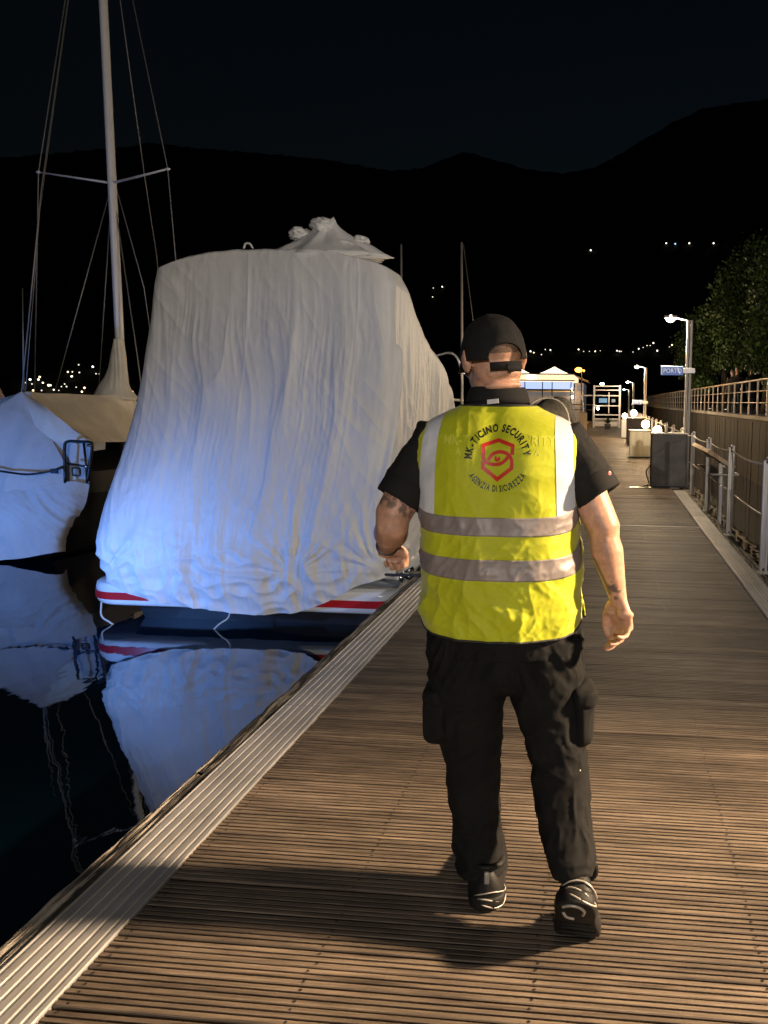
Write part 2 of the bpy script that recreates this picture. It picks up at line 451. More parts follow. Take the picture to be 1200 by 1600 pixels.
for yj in (9.56, 21.6, 33.7):
    add('joint_strip', bbox(DL, DR, yj - 0.018, yj + 0.018, -0.01, 0.005, 0.002), MT['galv'], dock)

# ---- quay wall, promenade
def streak_wall():
    m = mat('stained timber quay wall', (0.020, 0.016, 0.0125), 0.85, var=0.6, vscale=(1, 4.5, 0.25), vdet=6, col2=(0.05, 0.040, 0.031), ramp=(0.3, 0.75), bump=0.6, bscale=(1, 14, 0.4), bdist=0.03)
    return m
wall = add('quay_wall', box(4.0, 5.2, -25, 130, -2.0, 1.16), streak_wall(), base=False)
tag(wall, 'dark brown timber-faced quay wall below the promenade railing', 'wall')
# facing boards stand a little proud of one another
fb = []
yy = -20.0
while yy < 90:
    w = 0.26; d = 0.02 + 0.018 * rng.random()
    fb.append(box(4.0 - d, 4.02, yy, yy + w - 0.02, -1.2, 1.10)); yy += w
tag(add('facing_boards', join(*fb), streak_wall(), wall), kind='stuff')
add('coping', bbox(3.93, 4.4, -25, 130, 1.165, 1.27, 0.01), mat('pale stone coping', (0.26, 0.24, 0.21), 0.8, var=0.25, vscale=(3, 1, 3)), wall)
prom = add('promenade', box(4.41, 60, -25, 130, -2.0, 1.2), mat('promenade paving', (0.15, 0.14, 0.13), 0.85, var=0.3, vscale=(1.5, 1.5, 1.5)), base=False)
tag(prom, kind='structure')
rail = thing('promenade_railing', 'promenade railing with brown top rail and slim posts above the quay wall', 'railing', (4.12, 10, 1.27))
mrail = mat('oiled handrail', (0.30, 0.19, 0.10), 0.4, 0.2, var=0.3, vscale=(4, 0.6, 4))
add('top_rail', tube([(4.12, y, 2.25) for y in (-6, 10, 40, 110)], 0.032, 10), mrail, rail, True)
for z in (1.62, 1.94):
    add('mid_rail', tube([(4.12, y, z) for y in (-6, 10, 40, 110)], 0.016, 8), mrail, rail, True)
pp = mesh('post', *join(bbox(-0.022, 0.022, -0.03, 0.03, 0, 0.95, 0.006, 1), bbox(-0.05, 0.05, -0.05, 0.05, 0, 0.012, 0.003, 1)), MT['galv'])
for k in range(60):
    o = bpy.data.objects.new('post', pp); col.objects.link(o); o.parent = rail; o.location = (0, -4 + k * 1.25 - 10 + 10, 0.0)

# ------------------------------------------------------------------ text
def text_vf(s, size=1.0, bold=0.0, align='LEFT', sub=0.0):
    cu = bpy.data.curves.new('t', 'FONT'); cu.body = s; cu.size = size; cu.offset = bold; cu.align_x = align; cu.resolution_u = 4
    o = bpy.data.objects.new('t', cu); col.objects.link(o)
    dg = bpy.context.evaluated_depsgraph_get(); e = bpy.data.meshes.new_from_object(o.evaluated_get(dg))
    bm = bmesh.new(); bm.from_mesh(e)
    if sub:
        bmesh.ops.triangulate(bm, faces=bm.faces[:])
        for _ in range(3):
            L = [d for d in bm.edges if d.calc_length() > sub]
            if not L: break
            bmesh.ops.subdivide_edges(bm, edges=L, cuts=1); bmesh.ops.triangulate(bm, faces=bm.faces[:])
    bm.verts.index_update()
    V = np.array([v.co[:] for v in bm.verts]); F = [tuple(v.index for v in f.verts) for f in bm.faces]
    bm.free(); bpy.data.objects.remove(o); bpy.data.curves.remove(cu); bpy.data.meshes.remove(e)
    return V, F

# ------------------------------------------------------------------ lamps of the quay
WARM = (1.0, 0.66, 0.34); SOFT = (1.0, 0.76, 0.49)
g_white = glow('lamp glass white', (1.0, 0.90, 0.72), 40)
g_warm = glow('lamp glass warm', (1.0, 0.80, 0.50), 40)
g_green = glow('lamp glass greenish', (0.55, 1.0, 0.75), 14)
sign_blue = mat('blue sign enamel', (0.10, 0.20, 0.55), 0.35, emit=(0.10, 0.20, 0.6), estr=0.25)
sign_white = mat('white sign lettering', (0.8, 0.82, 0.88), 0.4, emit=(0.8, 0.85, 1.0), estr=0.25)
def lamp_post(loc, label, h=3.1, power=60.0, lc=SOFT, sign=None, glass=None, spot=None, omni=0.0, group='lamp posts along the dock railing'):
    x, y, z = loc
    t = thing('lamp_post', label, 'street lamp', loc, group)
    add('base_plate', bbox(x - 0.1, x + 0.1, y - 0.08, y + 0.08, z, z + 0.02, 0.004, 1), MT['galv'], t)
    for dx in (-0.031, 0.031):
        add('pole', bbox(x + dx - 0.025, x + dx + 0.025, y - 0.035, y + 0.035, z + 0.02, z + h, 0.008), MT['galv'], t)
    add('arm', tube([(x + 0.06, y, z + h - 0.05), (x - 0.05, y, z + h + 0.0), (x - 0.32, y, z + h + 0.06)], [0.02, 0.02, 0.016], 8), MT['galv'], t, True)
    hd = add('lamp_head', bbox(x - 0.48, x - 0.24, y - 0.07, y + 0.07, z + h + 0.035, z + h + 0.085, 0.012), MT['galv'], t)
    add('lamp_glass', ell((x - 0.36, y, z + h + 0.03), (0.085, 0.075, 0.065)), glass or g_white, hd, True)
    p = (x - 0.36, y, z + h - 0.06)
    if spot:
        aim, ang = spot; l = light('lamp_light', 'SPOT', p, power, lc, t, 0.24, spot_size=math.radians(ang), spot_blend=1.0); l.rotation_euler = Vector(np.asarray(aim, float) - np.asarray(p)).to_track_quat('-Z', 'Y').to_euler()
        if omni: light('lamp_light', 'POINT', p, omni, (1.0, 0.91, 0.80), t, 0.14)
    else: l = light('lamp_light', 'POINT', p, power, lc, t, 0.05)
    if sign:
        sy, sw, txt = sign
        s = add('sign', bbox(x - 0.10 - sw, x - 0.10, y - 0.05, y - 0.035, z + sy - 0.085, z + sy + 0.085, 0.005, 1), sign_blue, t)
        add('sign_clamp', bbox(x - 0.11, x + 0.12, y - 0.055, y - 0.036, z + sy - 0.05, z + sy + 0.05, 0.004, 1), MT['steel'], t)
        add('sign_border', join(box(x - 0.10 - sw + 0.004, x - 0.11, y - 0.0525, y - 0.0505, z + sy + 0.066, z + sy + 0.078), box(x - 0.10 - sw + 0.004, x - 0.10 - sw + 0.03, y - 0.0525, y - 0.0505, z + sy - 0.075, z + sy + 0.066)), sign_white, s)
        v, f = text_vf(txt, 0.115, 0.002); v = np.column_stack([v[:, 0] * 0.9 + x - 0.10 - sw + 0.045, np.full(len(v), y - 0.0525), v[:, 1] + z + sy - 0.04])
        add('lettering', (v, f), sign_white, s)
        # slanted white bar at the post end of the sign
        bx = x - 0.16
        add('sign_mark', (np.array([(bx - 0.06, y - 0.0525, z + sy + 0.06), (bx - 0.035, y - 0.0525, z + sy + 0.06), (bx + 0.01, y - 0.0525, z + sy - 0.06), (bx - 0.015, y - 0.0525, z + sy - 0.06)]), [(0, 3, 2, 1)]), sign_white, s)
    return t
lamp_post((6.40, 2.80, 1.2), 'assumed promenade lamp post abreast of the walking guard, right of the picture', 2.7, 14500.0, (1.0, 0.70, 0.42), spot=((0.95, 1.35, 0.0), 48), omni=1300.0, group='assumed lamp posts on the promenade')  # unseen lamp assumed from the warm deck light; omni part added for the cover
lamp_post((1.50, -7.0, -0.02), 'added fill lamp post at the near end of the dock, behind the viewer', 3.2, 1950.0, (1.0, 0.93, 0.86))  # unseen lamp added as fill for the vest back and the boat cover
lamp_post((1.50, 14.26, -0.02), 'nearest lamp post in view with blue sign, tallest in the row', 3.16, 560.0, SOFT, (2.22, 0.42, 'PORTO'))
lamp_post((1.50, 30.5, -0.02), 'second lamp post along the dock with small pale blue sign', 3.02, 650.0, SOFT, (1.62, 0.42, 'PORTO'))
lamp_post((1.50, 44.7, -0.02), 'third lamp post along the dock railing', 2.78, 350.0, SOFT)
lamp_post((1.50, 54.0, -0.02), 'farthest lamp post along the dock with greenish lamp', 2.5, 60.0, (0.8, 1.0, 0.8), glass=g_green)

# ------------------------------------------------------------------ cable railing of the dock
crail = thing('cable_railing', 'steel post and cable railing along the right edge of the dock', 'railing', (1.5, 7.08, -0.01))
pv_, pf_ = join(bbox(-0.035, -0.012, -0.022, 0.022, 0, 1.08, 0.003, 1), bbox(0.012, 0.035, -0.022, 0.022, 0, 1.10, 0.003, 1), bbox(-0.012, 0.012, -0.014, 0.014, 0.05, 1.05, 0.002, 1), bbox(-0.06, 0.06, -0.05, 0.05, 0, 0.014, 0.003, 1), ell((0.012, 0, 1.09), (0.03, 0.03, 0.022), n=10, m=8))
pmesh = mesh('post', pv_, pf_, MT['steel'])
PY = [7.08 + 2.02 * k for k in range(24)]
for y in PY:
    o = bpy.data.objects.new('post', pmesh); col.objects.link(o); o.parent = crail; o.location = (0, y - 7.08, 0)
for a, b in zip(PY[:-1], PY[1:]):
    for z, sag in ((1.04, 0.035), (0.55, 0.02)):
        t = np.linspace(0, 1, 9)
        add('cable', tube(np.column_stack([np.full(9, 1.5), a + (b - a) * t, z - 0.01 - sag * 4 * t * (1 - t)]), 0.010 if z > 1 else 0.007, 6), MT['rope'] if z > 1 else MT['steel'], crail, True)

# ------------------------------------------------------------------ dock furniture
lec = thing('information_lectern', 'slanted information board on steel legs at the railing before the dark cabinet', 'lectern', (1.66, 11.6, 0.0))
pan = xform(bbox(-0.20, 0.20, -0.90, 0.90, -0.018, 0.018, 0.006), Matrix.Translation((1.62, 11.6, 0.80)) @ Matrix.Rotation(math.radians(32), 4, 'Y'))
pb = add('panel', pan, mat('dark printed panel', (0.02, 0.02, 0.022), 0.3), lec)
add('frame', xform(join(bbox(-0.225, -0.201, -0.93, 0.93, -0.03, 0.03, 0.004, 1), bbox(0.201, 0.225, -0.93, 0.93, -0.03, 0.03, 0.004, 1), bbox(-0.20, 0.20, 0.901, 0.93, -0.03, 0.03, 0.004, 1), bbox(-0.20, 0.20, -0.93, -0.901, -0.03, 0.03, 0.004, 1)), Matrix.Translation((1.62, 11.6, 0.80)) @ Matrix.Rotation(math.radians(32), 4, 'Y')), mat('wooden frame', (0.36, 0.25, 0.15), 0.5, var=0.2), pb)
for yy_ in (10.9, 12.3):
    add('leg', bbox(1.62, 1.68, yy_ - 0.03, yy_ + 0.03, -0.3, 0.74, 0.004, 1), MT['steel'], lec)
add('shelf', bbox(1.50, 1.9, 10.8, 12.4, 0.56, 0.585, 0.004, 1), MT['galv'], lec)
add('back_board', bbox(1.70, 1.72, 11.0, 12.2, 0.1, 0.55, 0.004, 1), MT['greyp'], lec)

g_flame = glow('glowing globe glass', (1.0, 0.72, 0.38), 30)
def cabinet(x0, x1, y0, d, h, m, label, name='service_cabinet', lid=None):
    t = thing(name, label, 'cabinet', ((x0 + x1) / 2, y0 + d / 2, 0.0))
    b = add('body', bbox(x0, x1, y0, y0 + d, 0.03, h - 0.03, 0.008), m, t)
    add('lid', bbox(x0 - 0.012, x1 + 0.012, y0 - 0.012, y0 + d + 0.012, h - 0.029, h, 0.008), lid or MT['galv'], t)
    add('plinth', box(x0 + 0.02, x1 - 0.02, y0 + 0.02, y0 + d - 0.02, 0.004, 0.03), MT['black'], t)
    add('door', bbox(x0 + 0.03, x1 - 0.03, y0 - 0.006, y0 + 0.004, 0.07, h - 0.06, 0.003, 1), m, t)
    return t
dk = mat('dark grey panel', (0.125, 0.114, 0.102), 0.55, var=0.35, vscale=(2.5, 2.5, 2.5), rvar=0.2)
cabinet(0.84, 1.50, 14.0, 0.45, 1.03, dk, 'tall dark grey cabinet standing where the aluminium edge strip stops')
cabinet(0.64, 1.25, 21.5, 0.5, 0.80, mat('brushed brass steel', (0.55, 0.47, 0.30), 0.32, 0.8, var=0.12, vscale=(14, 14, 0.6)), 'low brass coloured metal cabinet behind the dark grey one')
cabinet(0.72, 1.42, 28.0, 0.6, 1.02, mat('brown panel', (0.12, 0.10, 0.085), 0.6, var=0.2), 'brown cabinet behind the brass coloured one')
cabinet(0.62, 0.90, 33.0, 0.3, 0.82, MT['gel'], 'narrow white pedestal box beyond the brass coloured cabinet', 'power_pedestal')
def globe(x, y, z, r, label, p):
    t = thing('globe_lamp', label, 'lamp', (x, y, z), 'glowing globe lamps on the dock cabinets')
    add('socket', tube([(x, y, z), (x, y, z + 0.03), (x, y, z + 0.06)], [0.05, 0.045, 0.03], 12), MT['galv'], t, True)
    add('globe', ell((x, y, z + 0.05 + r), (r, r, r)), g_flame, t, True)
    light('lamp_light', 'POINT', (x - 0.05, y - 0.05, z + 0.1 + 2.2 * r), p, (1.0, 0.66, 0.34), t, r)
globe(0.98, 14.75, 0.92, 0.085, 'globe lamp peeking over the tall dark grey cabinet', 18)
add_b = add('lamp_pier', bbox(0.86, 1.10, 14.63, 14.87, 0.004, 0.92, 0.01), MT['galv'])
tag(add_b, 'slim metal pier behind the dark cabinet carrying a globe lamp', 'pier')
globe(1.10, 21.75, 0.80, 0.115, 'large globe lamp on the brass coloured cabinet', 200)
globe(0.98, 28.3, 1.02, 0.12, 'globe lamp on the brown cabinet', 240)
globe(0.76, 33.15, 0.82, 0.12, 'globe lamp on the narrow white pedestal', 200)
# cable trailing beside the dark cabinet
c = cr([(0.82, 14.02, 0.42), (0.74, 13.96, 0.30), (0.78, 13.94, 0.14), (0.82, 13.93, 0.05), (0.72, 13.90, 0.012), (0.60, 13.9, 0.012), (0.66, 13.98, 0.012), (0.82, 13.96, 0.06)])
tag(add('power_cable', tube(c, 0.012, 6), MT['black'], smooth=True), 'black power cable coiled at the foot of the dark grey cabinet', 'cable')
tag(add('rubber_mat', bbox(0.44, 0.84, 13.80, 14.0, 0.0035, 0.016, 0.003, 1), MT['black']), 'thin black mat lying by the dark grey cabinet', 'mat')
# white portal at the far end of the dock
gt = thing('dock_portal', 'white metal portal with screens at the far end of the dock', 'gate', (0, 46, 0))
wht = mat('portal white paint', (0.62, 0.58, 0.54), 0.5)
for x in (-0.86, 0.72): add('post', bbox(x - 0.06, x + 0.06, 45.9, 46.1, 0.004, 2.62, 0.01, 1), wht, gt)
add('post', bbox(0.02, 0.09, 45.93, 46.07, 0.9, 2.2, 0.01, 1), wht, gt)
for z in (2.56, 2.32, 1.98, 1.36, 0.80, 0.55):
    add('beam', bbox(-0.80, 0.66, 45.92, 46.08, z - 0.035, z + 0.035, 0.008, 1), wht, gt)
add('panel', bbox(-0.79, 0.65, 46.0, 46.03, 0.10, 0.52, 0.004, 1), wht, gt)
add('side_arm', bbox(-1.7, -0.92, 45.95, 46.05, 1.94, 2.02, 0.008, 1), wht, gt)
add('side_post', tube([(-1.7, 46, 1.98), (-1.55, 46, 1.5), (-1.5, 46, 1.0)], 0.04, 8), wht, gt)
add('screen', bbox(-0.55, -0.05, 45.9, 45.93, 1.55, 1.82, 0.004, 1), mat('blue screen', (0.02, 0.05, 0.08), 0.3, emit=(0.10, 0.32, 0.5), estr=0.8), gt)
add('screen', bbox(0.22, 0.45, 45.9, 45.93, 1.58, 1.78, 0.004, 1), mat('grey screen', (0.05, 0.06, 0.07), 0.3, emit=(0.3, 0.35, 0.38), estr=0.5), gt)
add('signal_lamp', ell((-0.38, 45.95, 2.70), (0.14, 0.1, 0.08)), g_green, gt, True)
add('signal_lamp', ell((-0.62, 45.85, 1.18), (0.08, 0.06, 0.08)), g_white, gt, True)
pl = thing('potted_plant', 'dark potted plant beside the white portal', 'plant', (0.0, 44.0, 0.0))
add('pot', tube([(0, 44, 0.004), (0, 44, 0.3), (0, 44, 0.32)], [0.14, 0.2, 0.2], 12), MT['greyp'], pl, True)
lv = []
for k in range(60):
    a = rng.uniform(0, 6.28); e = rng.uniform(0.3, 1.5); L = rng.uniform(0.2, 0.5); d = np.array([math.cos(a) * math.cos(e), math.sin(a) * math.cos(e), math.sin(e)])
    s = np.cross(d, [0, 0, 1.0]); s /= np.linalg.norm(s) + 1e-9; b0 = np.array([0, 44, 0.32])
    lv.append((np.array([b0, b0 + d * L * 0.5 + s * 0.04, b0 + d * L, b0 + d * L * 0.5 - s * 0.04]), [(0, 1, 2, 3)]))
add('foliage', join(*lv), mat('dark leaf', (0.03, 0.05, 0.02), 0.6), pl)

# ------------------------------------------------------------------ covered motorboat
boat = thing('motorboat', 'white motorboat with red stripe moored against the dock under a pale cover', 'boat', (-3.35, 9.0, WZ))
def hull_rings():
    R = []
    for y, hw, zt, zb in ((6.62, 1.30, -0.16, -0.75), (7.5, 1.36, -0.02, -0.8), (9, 1.36, 0.08, -0.8), (10.5, 1.2, 0.2, -0.78), (11.8, 0.75, 0.34, -0.7), (12.7, 0.12, 0.46, -0.55)):
        x = -3.28
        R.append(np.array([(x - hw, y, zt), (x - hw * 0.97, y, zt - 0.15), (x - hw * 0.86, y, zb + 0.18), (x - hw * 0.3, y, zb), (x + hw * 0.3, y, zb), (x + hw * 0.86, y, zb + 0.18), (x + hw * 0.97, y, zt - 0.15), (x + hw, y, zt)]))
    return R
add('hull', loft(hull_rings()), MT['navy'], boat)
def slab(x0, x1, y0, y1, z0, z1, r=0.35, n=10, edge=0.03):
    P = []
    for cx, cy, a0 in ((x0 + r, y0 + r, math.pi), (x1 - r, y0 + r, 1.5 * math.pi), (x1 - 0.05, y1 - 0.05, 0), (x0 + 0.05, y1 - 0.05, 0.5 * math.pi)):
        q = r if cy < (y0 + y1) / 2 else 0.05
        for k in range(n): a = a0 + k / (n - 1) * math.pi / 2; P.append((cx + q * math.cos(a), cy + q * math.sin(a)))
    P = np.array(P); c = P.mean(0); R = []
    for z, s in ((z0, edge), (z0 + 0.02, 0.008), (z0 + 0.05, 0), (z1 - 0.05, 0), (z1 - 0.015, 0.012), (z1, edge + 0.01)):
        d = P - c; q = P - d / np.linalg.norm(d, axis=1)[:, None] * s
        R.append(np.column_stack([q, np.full(len(q), z)]))
    return loft(R)
add('swim_platform', slab(-4.90, -1.80, 6.40, 7.3, -0.345, -0.14, 0.30), MT['gel'], boat, True)
add('rub_stripe', slab(-4.905, -1.795, 6.394, 7.3, -0.272, -0.243, 0.30, edge=0.0), MT['red'], boat)
add('deck_edge', slab(-4.62, -1.90, 6.75, 9.6, -0.14, 0.05, 0.2), MT['gel'], boat, True)
# stern fittings at the dock side
fit = join(tube(cr([(-2.36, 6.55, -0.10), (-2.28, 6.52, -0.075), (-2.1, 6.5, -0.07), (-1.98, 6.52, -0.085), (-1.9, 6.56, -0.10)]), 0.035, 10))
add('grab_handle', xform((fit[0] * [1, 1, 1], fit[1]), Matrix.Identity(4)), MT['greyp'], boat, True)
add('cleat', join(tube([(-1.98, 6.60, -0.02), (-1.86, 6.62, 0.0), (-1.78, 6.66, 0.03)], 0.022, 8), tube([(-1.9, 6.62, -0.12), (-1.88, 6.62, 0.0)], 0.02, 8), ell((-1.82, 6.6, -0.03), (0.06, 0.04, 0.035))), mat('chrome', (0.75, 0.75, 0.75), 0.12, 1.0), boat, True)
add('cleat', join(ell((-2.55, 6.41, -0.2), (0.055, 0.02, 0.03)), tube([(-2.6, 6.40, -0.17), (-2.5, 6.40, -0.17)], 0.014, 8)), MT['greyp'], boat, True)
add('tie_cord', tube(cr([(-4.72, 6.42, -0.33), (-4.68, 6.36, -0.44), (-4.60, 6.36, -0.5), (-4.55, 6.4, -0.56)]), 0.008, 6), MT['rope'], boat, True)
add('tie_cord', tube(cr([(-3.42, 6.36, -0.28), (-3.43, 6.34, -0.4), (-3.52, 6.34, -0.47), (-3.62, 6.36, -0.56)]), 0.008, 6), MT['rope'], boat, True)
add('bow_rail', tube(cr([(-2.55, 12.3, 0.5), (-2.45, 12.2, 1.2), (-2.42, 12.15, 2.0), (-2.55, 12.1, 2.36), (-2.9, 12.0, 2.30)]), 0.022, 8), MT['steel'], boat, True)
# mooring line and fender roller at the dock edge
tag(add('mooring_line', tube(cr([(-2.30, 6.52, 0.06), (-2.0, 6.45, 0.02), (-1.74, 6.40, 0.03), (-1.66, 6.42, 0.03)]), 0.013, 8), MT['ropedk'], smooth=True), 'dark mooring line stretched from the boat stern to the dock edge', 'rope')
mr = thing('mooring_ring', 'black rubber mooring ring with steel hub on the dock edge', 'mooring ring', (-1.60, 6.50, 0.008))
t_ = np.linspace(0, 2 * math.pi, 21)
add('ring', tube(np.column_stack([-1.60 + 0 * t_, 6.5 + 0.075 * np.cos(t_), 0.105 + 0.075 * np.sin(t_)]), 0.026, 8), MT['black'], mr, True)
add('hub', tube([(-1.65, 6.5, 0.10), (-1.55, 6.5, 0.10)], 0.03, 12), MT['steel'], mr, True)
add('foot', bbox(-1.65, -1.55, 6.44, 6.56, 0.009, 0.035, 0.006, 1), MT['steel'], mr)

# ---- the cover: hanging cloth over hardtop, stern and bow
ZK = [-0.30, 0.0, 0.4, 0.9, 1.4, 1.9, 2.3, 2.6, 2.78]
XL = [-4.72, -4.76, -4.70, -4.55, -4.43, -4.36, -4.32, -4.30, -4.29]
XR = [-1.93, -1.94, -1.95, -1.95, -1.945, -1.94, -1.94, -1.945, -2.0]
YS = [6.38, 6.37, 6.42, 6.48, 6.52, 6.56, 6.60, 6.63, 6.68]
YB = [12.9, 12.75, 12.2, 11.4, 10.35, 9.25, 8.1, 7.45, 7.2]
NS, NR, NLs, NV = 320, 140, 60, 330
def cover_grid():
    vz = np.concatenate([np.linspace(0, 1, NV)])
    U = []
    rows = []
    for v in vz:
        z = -0.30 + v * (2.78 + 0.30)
        xl, xr, ys, yb = (float(spl(z, ZK, q)) for q in (XL, XR, YS, YB))
        xc = (xl + xr) / 2; W = (xr - xl) / 2
        t = np.linspace(1, 0, NLs, endpoint=False) ** 1.6
        k = spl(z, [-0.3, 0.6, 1.4, 2.78], [2.4, 5.0, 11.0, 14.0])
        left = np.column_stack([xc - W * (1 - t ** k) ** 0.6, ys + 0.13 + (yb - ys - 0.13) * t])
        u = np.linspace(-1, 1, NS)
        rad = 0.13
        stern = np.column_stack([xc + W * u, ys + rad * np.abs(u) ** 26 - 0.05 * (1 - u * u) * sst(2.8, 1.2, z)])
        t = np.linspace(0, 1, NR + 1)[1:] ** 1.35
        right = np.column_stack([xc + W * (1 - t ** k) ** 0.6, ys + 0.13 + (yb - ys - 0.13) * t])
        P = np.concatenate([left, stern, right])
        hemu = np.clip((P[:, 0] - xc) / W, -1, 1)
        hz = spl(hemu, [-1, -0.85, -0.6, -0.2, 0.1, 0.35, 0.6, 0.8, 1], [-0.08, -0.17, -0.28, -0.34, -0.36, -0.34, -0.22, -0.07, 0.0])
        hz = np.where(P[:, 1] > ys + 0.3, -0.02 + 0.02 * (P[:, 1] - ys), hz)
        zz = hz + (2.78 - hz) * v
        arch = 0.17 * (1 - np.abs(hemu) ** 2.6) * sst(1.9, 2.78, z)
        rows.append(np.column_stack([P, zz + arch]))
    return np.array(rows)
CG = cover_grid(); nu = CG.shape[1]
N_ = gnormal(CG); N_ = N_ if N_[NV // 2, NLs + NS // 2, 1] < 0 else -N_
seg = np.linalg.norm(np.diff(CG, axis=1), axis=2); arc = np.concatenate([np.zeros((NV, 1)), np.cumsum(seg, 1)], 1); arc = arc - arc[:, NLs + NS // 2][:, None]
a_ = arc.ravel(); z_ = CG[..., 2].ravel(); x_ = CG[..., 0].ravel(); y_ = CG[..., 1].ravel()
def cover_folds():
    hang = sst(2.80, 1.7, z_) * (0.55 + 0.6 * sst(-0.25, 0.35, pn(c3(a_ * 1.1, z_ * 0.5, 21.0)))); fine = (0.25 + 0.75 * sst(2.85, 2.1, z_)) * (0.35 + 0.8 * sst(-0.2, 0.35, pn(c3(a_ * 1.5, z_ * 0.9, 31.0)))); low = sst(1.2, 0.1, z_)
    wx = 0.16 * pn(c3(a_ * 0.8, z_ * 0.5, 4.1)) + 0.05 * pn(c3(a_ * 2.3, z_ * 1.5, 9.1))
    D = 0.030 * (0.15 + hang) * ridge(c3(a_ * 1.9 + wx * 2.4 + 0.05 * z_, z_ * 0.22, 1.3))
    D += 0.020 * (0.12 + hang) * crease(c3(a_ * 3.6 + wx * 4.0, z_ * 0.30, 7.9))
    D += 0.011 * (0.10 + hang) * crease(c3(a_ * 7.5 + wx * 8 + 0.6 * z_, z_ * 0.45, 2.2), 0.7) + 0.0045 * (0.1 + fine) * crease(c3(a_ * 17 + wx * 14, z_ * 0.8, 12.2), 0.7)
    # slanting tension creases, fanning out from the top corner and the hem gathers
    s1 = a_ * 0.78 + z_ * 0.62; s2 = -a_ * 0.62 + z_ * 0.78
    msk = sst(-0.15, 0.35, pn(c3(a_ * 0.9, z_ * 0.8, 6.6)))
    D += 0.010 * msk * crease(c3(s1 * 6.5 + wx * 3, s2 * 1.2, 3.7))
    D += 0.0036 * fine * crease(c3(a_ * 13 + z_ * 4 + wx * 10, z_ * 4.5 - a_ * 3, 5.1)) * (0.5 + 0.7 * sst(-0.2, 0.3, pn(c3(a_ * 1.4, z_ * 1.2, 8.8))))
    D += 0.0018 * fine * crease(c3(a_ * 24 + wx * 12, z_ * 13, 2.9))
    for (pa, pz, amp, rad, kf) in ((0.55, 0.02, 0.020, 0.75, 13), (-1.30, -0.05, 0.016, 0.8, 9), (1.35, 0.10, 0.018, 0.8, 12)):
        dx = a_ - pa; dz = z_ - pz; r = np.hypot(dx, dz); th = np.arctan2(dz, dx)
        D += amp * np.exp(-(r / rad) ** 2) * sst(0.02, 0.22, r) * sst(-0.15, 0.12, dz) * ridge(c3(np.cos(th) * kf * 0.33, np.sin(th) * kf * 0.33, r * 0.8))
    # crumpled skirt where the cloth lies on the platform
    D += 0.022 * low * ridge(c3(a_ * 5 + z_ * 3, z_ * 7 - a_ * 1.2, 0.4)) * sst(0.55, 0.0, z_)
    # pole standing under the cloth at the dock-side stern corner
    D += 0.045 * np.exp(-((a_ - 1.30) / 0.022) ** 2) * sst(2.12, 2.06, z_) * sst(0.7, 1.0, z_)
    for sa in (-0.18, 0.86): D += 0.0035 * np.exp(-((a_ - sa) / 0.010) ** 2)
    return D
CV = CG + N_ * cover_folds().reshape(NV, nu, 1)
# sagging and billow of the big panels
CV += N_ * (0.05 * pn(c3(a_ * 0.7, z_ * 0.55, 12.0))).reshape(NV, nu, 1)
cap = [CV.reshape(-1, 3)]; F = gridf(nu, NV)
# roof of the cover
last = CV[-1]; cen = np.array([last[:, 0].mean(), (last[:, 1].min() + last[:, 1].max()) / 2, 0]); roof = []
for k, s in enumerate((0.94, 0.85, 0.7, 0.5, 0.3, 0.1)):
    p = last.copy(); p[:, :2] = cen[:2] + (p[:, :2] - cen[:2]) * s
    p[:, 2] = last[:, 2] * s + (1 - s) * 2.93 + 0.02 + 0.02 * pn(c3(p[:, 0] * 4, p[:, 1] * 4, k * 0.1)); roof.append(p)
allv = np.concatenate([CV.reshape(-1, 3)] + roof); F += gridf(nu, len(roof) + 1, (NV - 1) * nu)
cov = add('boat_cover', (allv, F), MT['cover'], smooth=True)
tag(cov, 'large crumpled off-white cover hanging over the motorboat beside the dock', 'boat cover')
# gathered, knotted cloth on top
def knot(c, sx, sy, h, seed, n=46):
    th = np.linspace(0, 2 * math.pi, n, endpoint=False); rings = []
    for k in range(16):
        t = k / 15; r = (1 - t) ** 1.5 * 0.98 + 0.12
        f = 1 + 0.30 * pn(c3(np.cos(th) * 2.2 + seed, np.sin(th) * 2.2, t * 1.2)) + 0.14 * ridge(c3(np.cos(th) * 5 + seed, np.sin(th) * 5, t * 1.5))
        rings.append(np.column_stack([c[0] + sx * r * f * np.cos(th) + 0.12 * h * t * math.sin(seed), c[1] + sy * r * f * np.sin(th), c[2] + h * t * (1 + 0.1 * pn(c3(np.cos(th) * 2, np.sin(th) * 2, seed)))]))
    return loft(rings)
add('gathered_cloth', knot(at(508, 396, 7.0) - [0, 0, 0.05], 0.56, 0.30, 0.36, 1.2), MT['cover'], cov, True)
def wad(c, r, seed):
    V, F_ = ell((0, 0, 0), (1, 1, 1), n=44, m=30); d = 1 + 0.28 * ridge(V * 1.5 + seed) + 0.16 * ridge(V * 3.4 + seed * 2)
    return V * d[:, None] * np.asarray(r) + np.asarray(c), F_
k0 = at(503, 354, 6.98)
add('cloth_knot', wad(k0, (0.105, 0.09, 0.075), 2.1), MT['cover'], cov, True)
add('cloth_knot', wad(at(468, 366, 7.0), (0.10, 0.08, 0.06), 5.1), MT['cover'], cov, True)
add('cloth_knot', wad(at(562, 380, 7.0), (0.085, 0.07, 0.065), 8.3), MT['cover'], cov, True)
q = at(538, 386, 6.85)
add('cloth_loop', tube(cr([q + [-0.10, 0, -0.06], q + [-0.06, 0, 0.035], q + [0.0, 0, 0.05], q + [0.07, 0, 0.02], q + [0.12, 0.0, -0.06]]), 0.018, 8), MT['cover'], cov, True)
q = at(387, 383, 6.8)
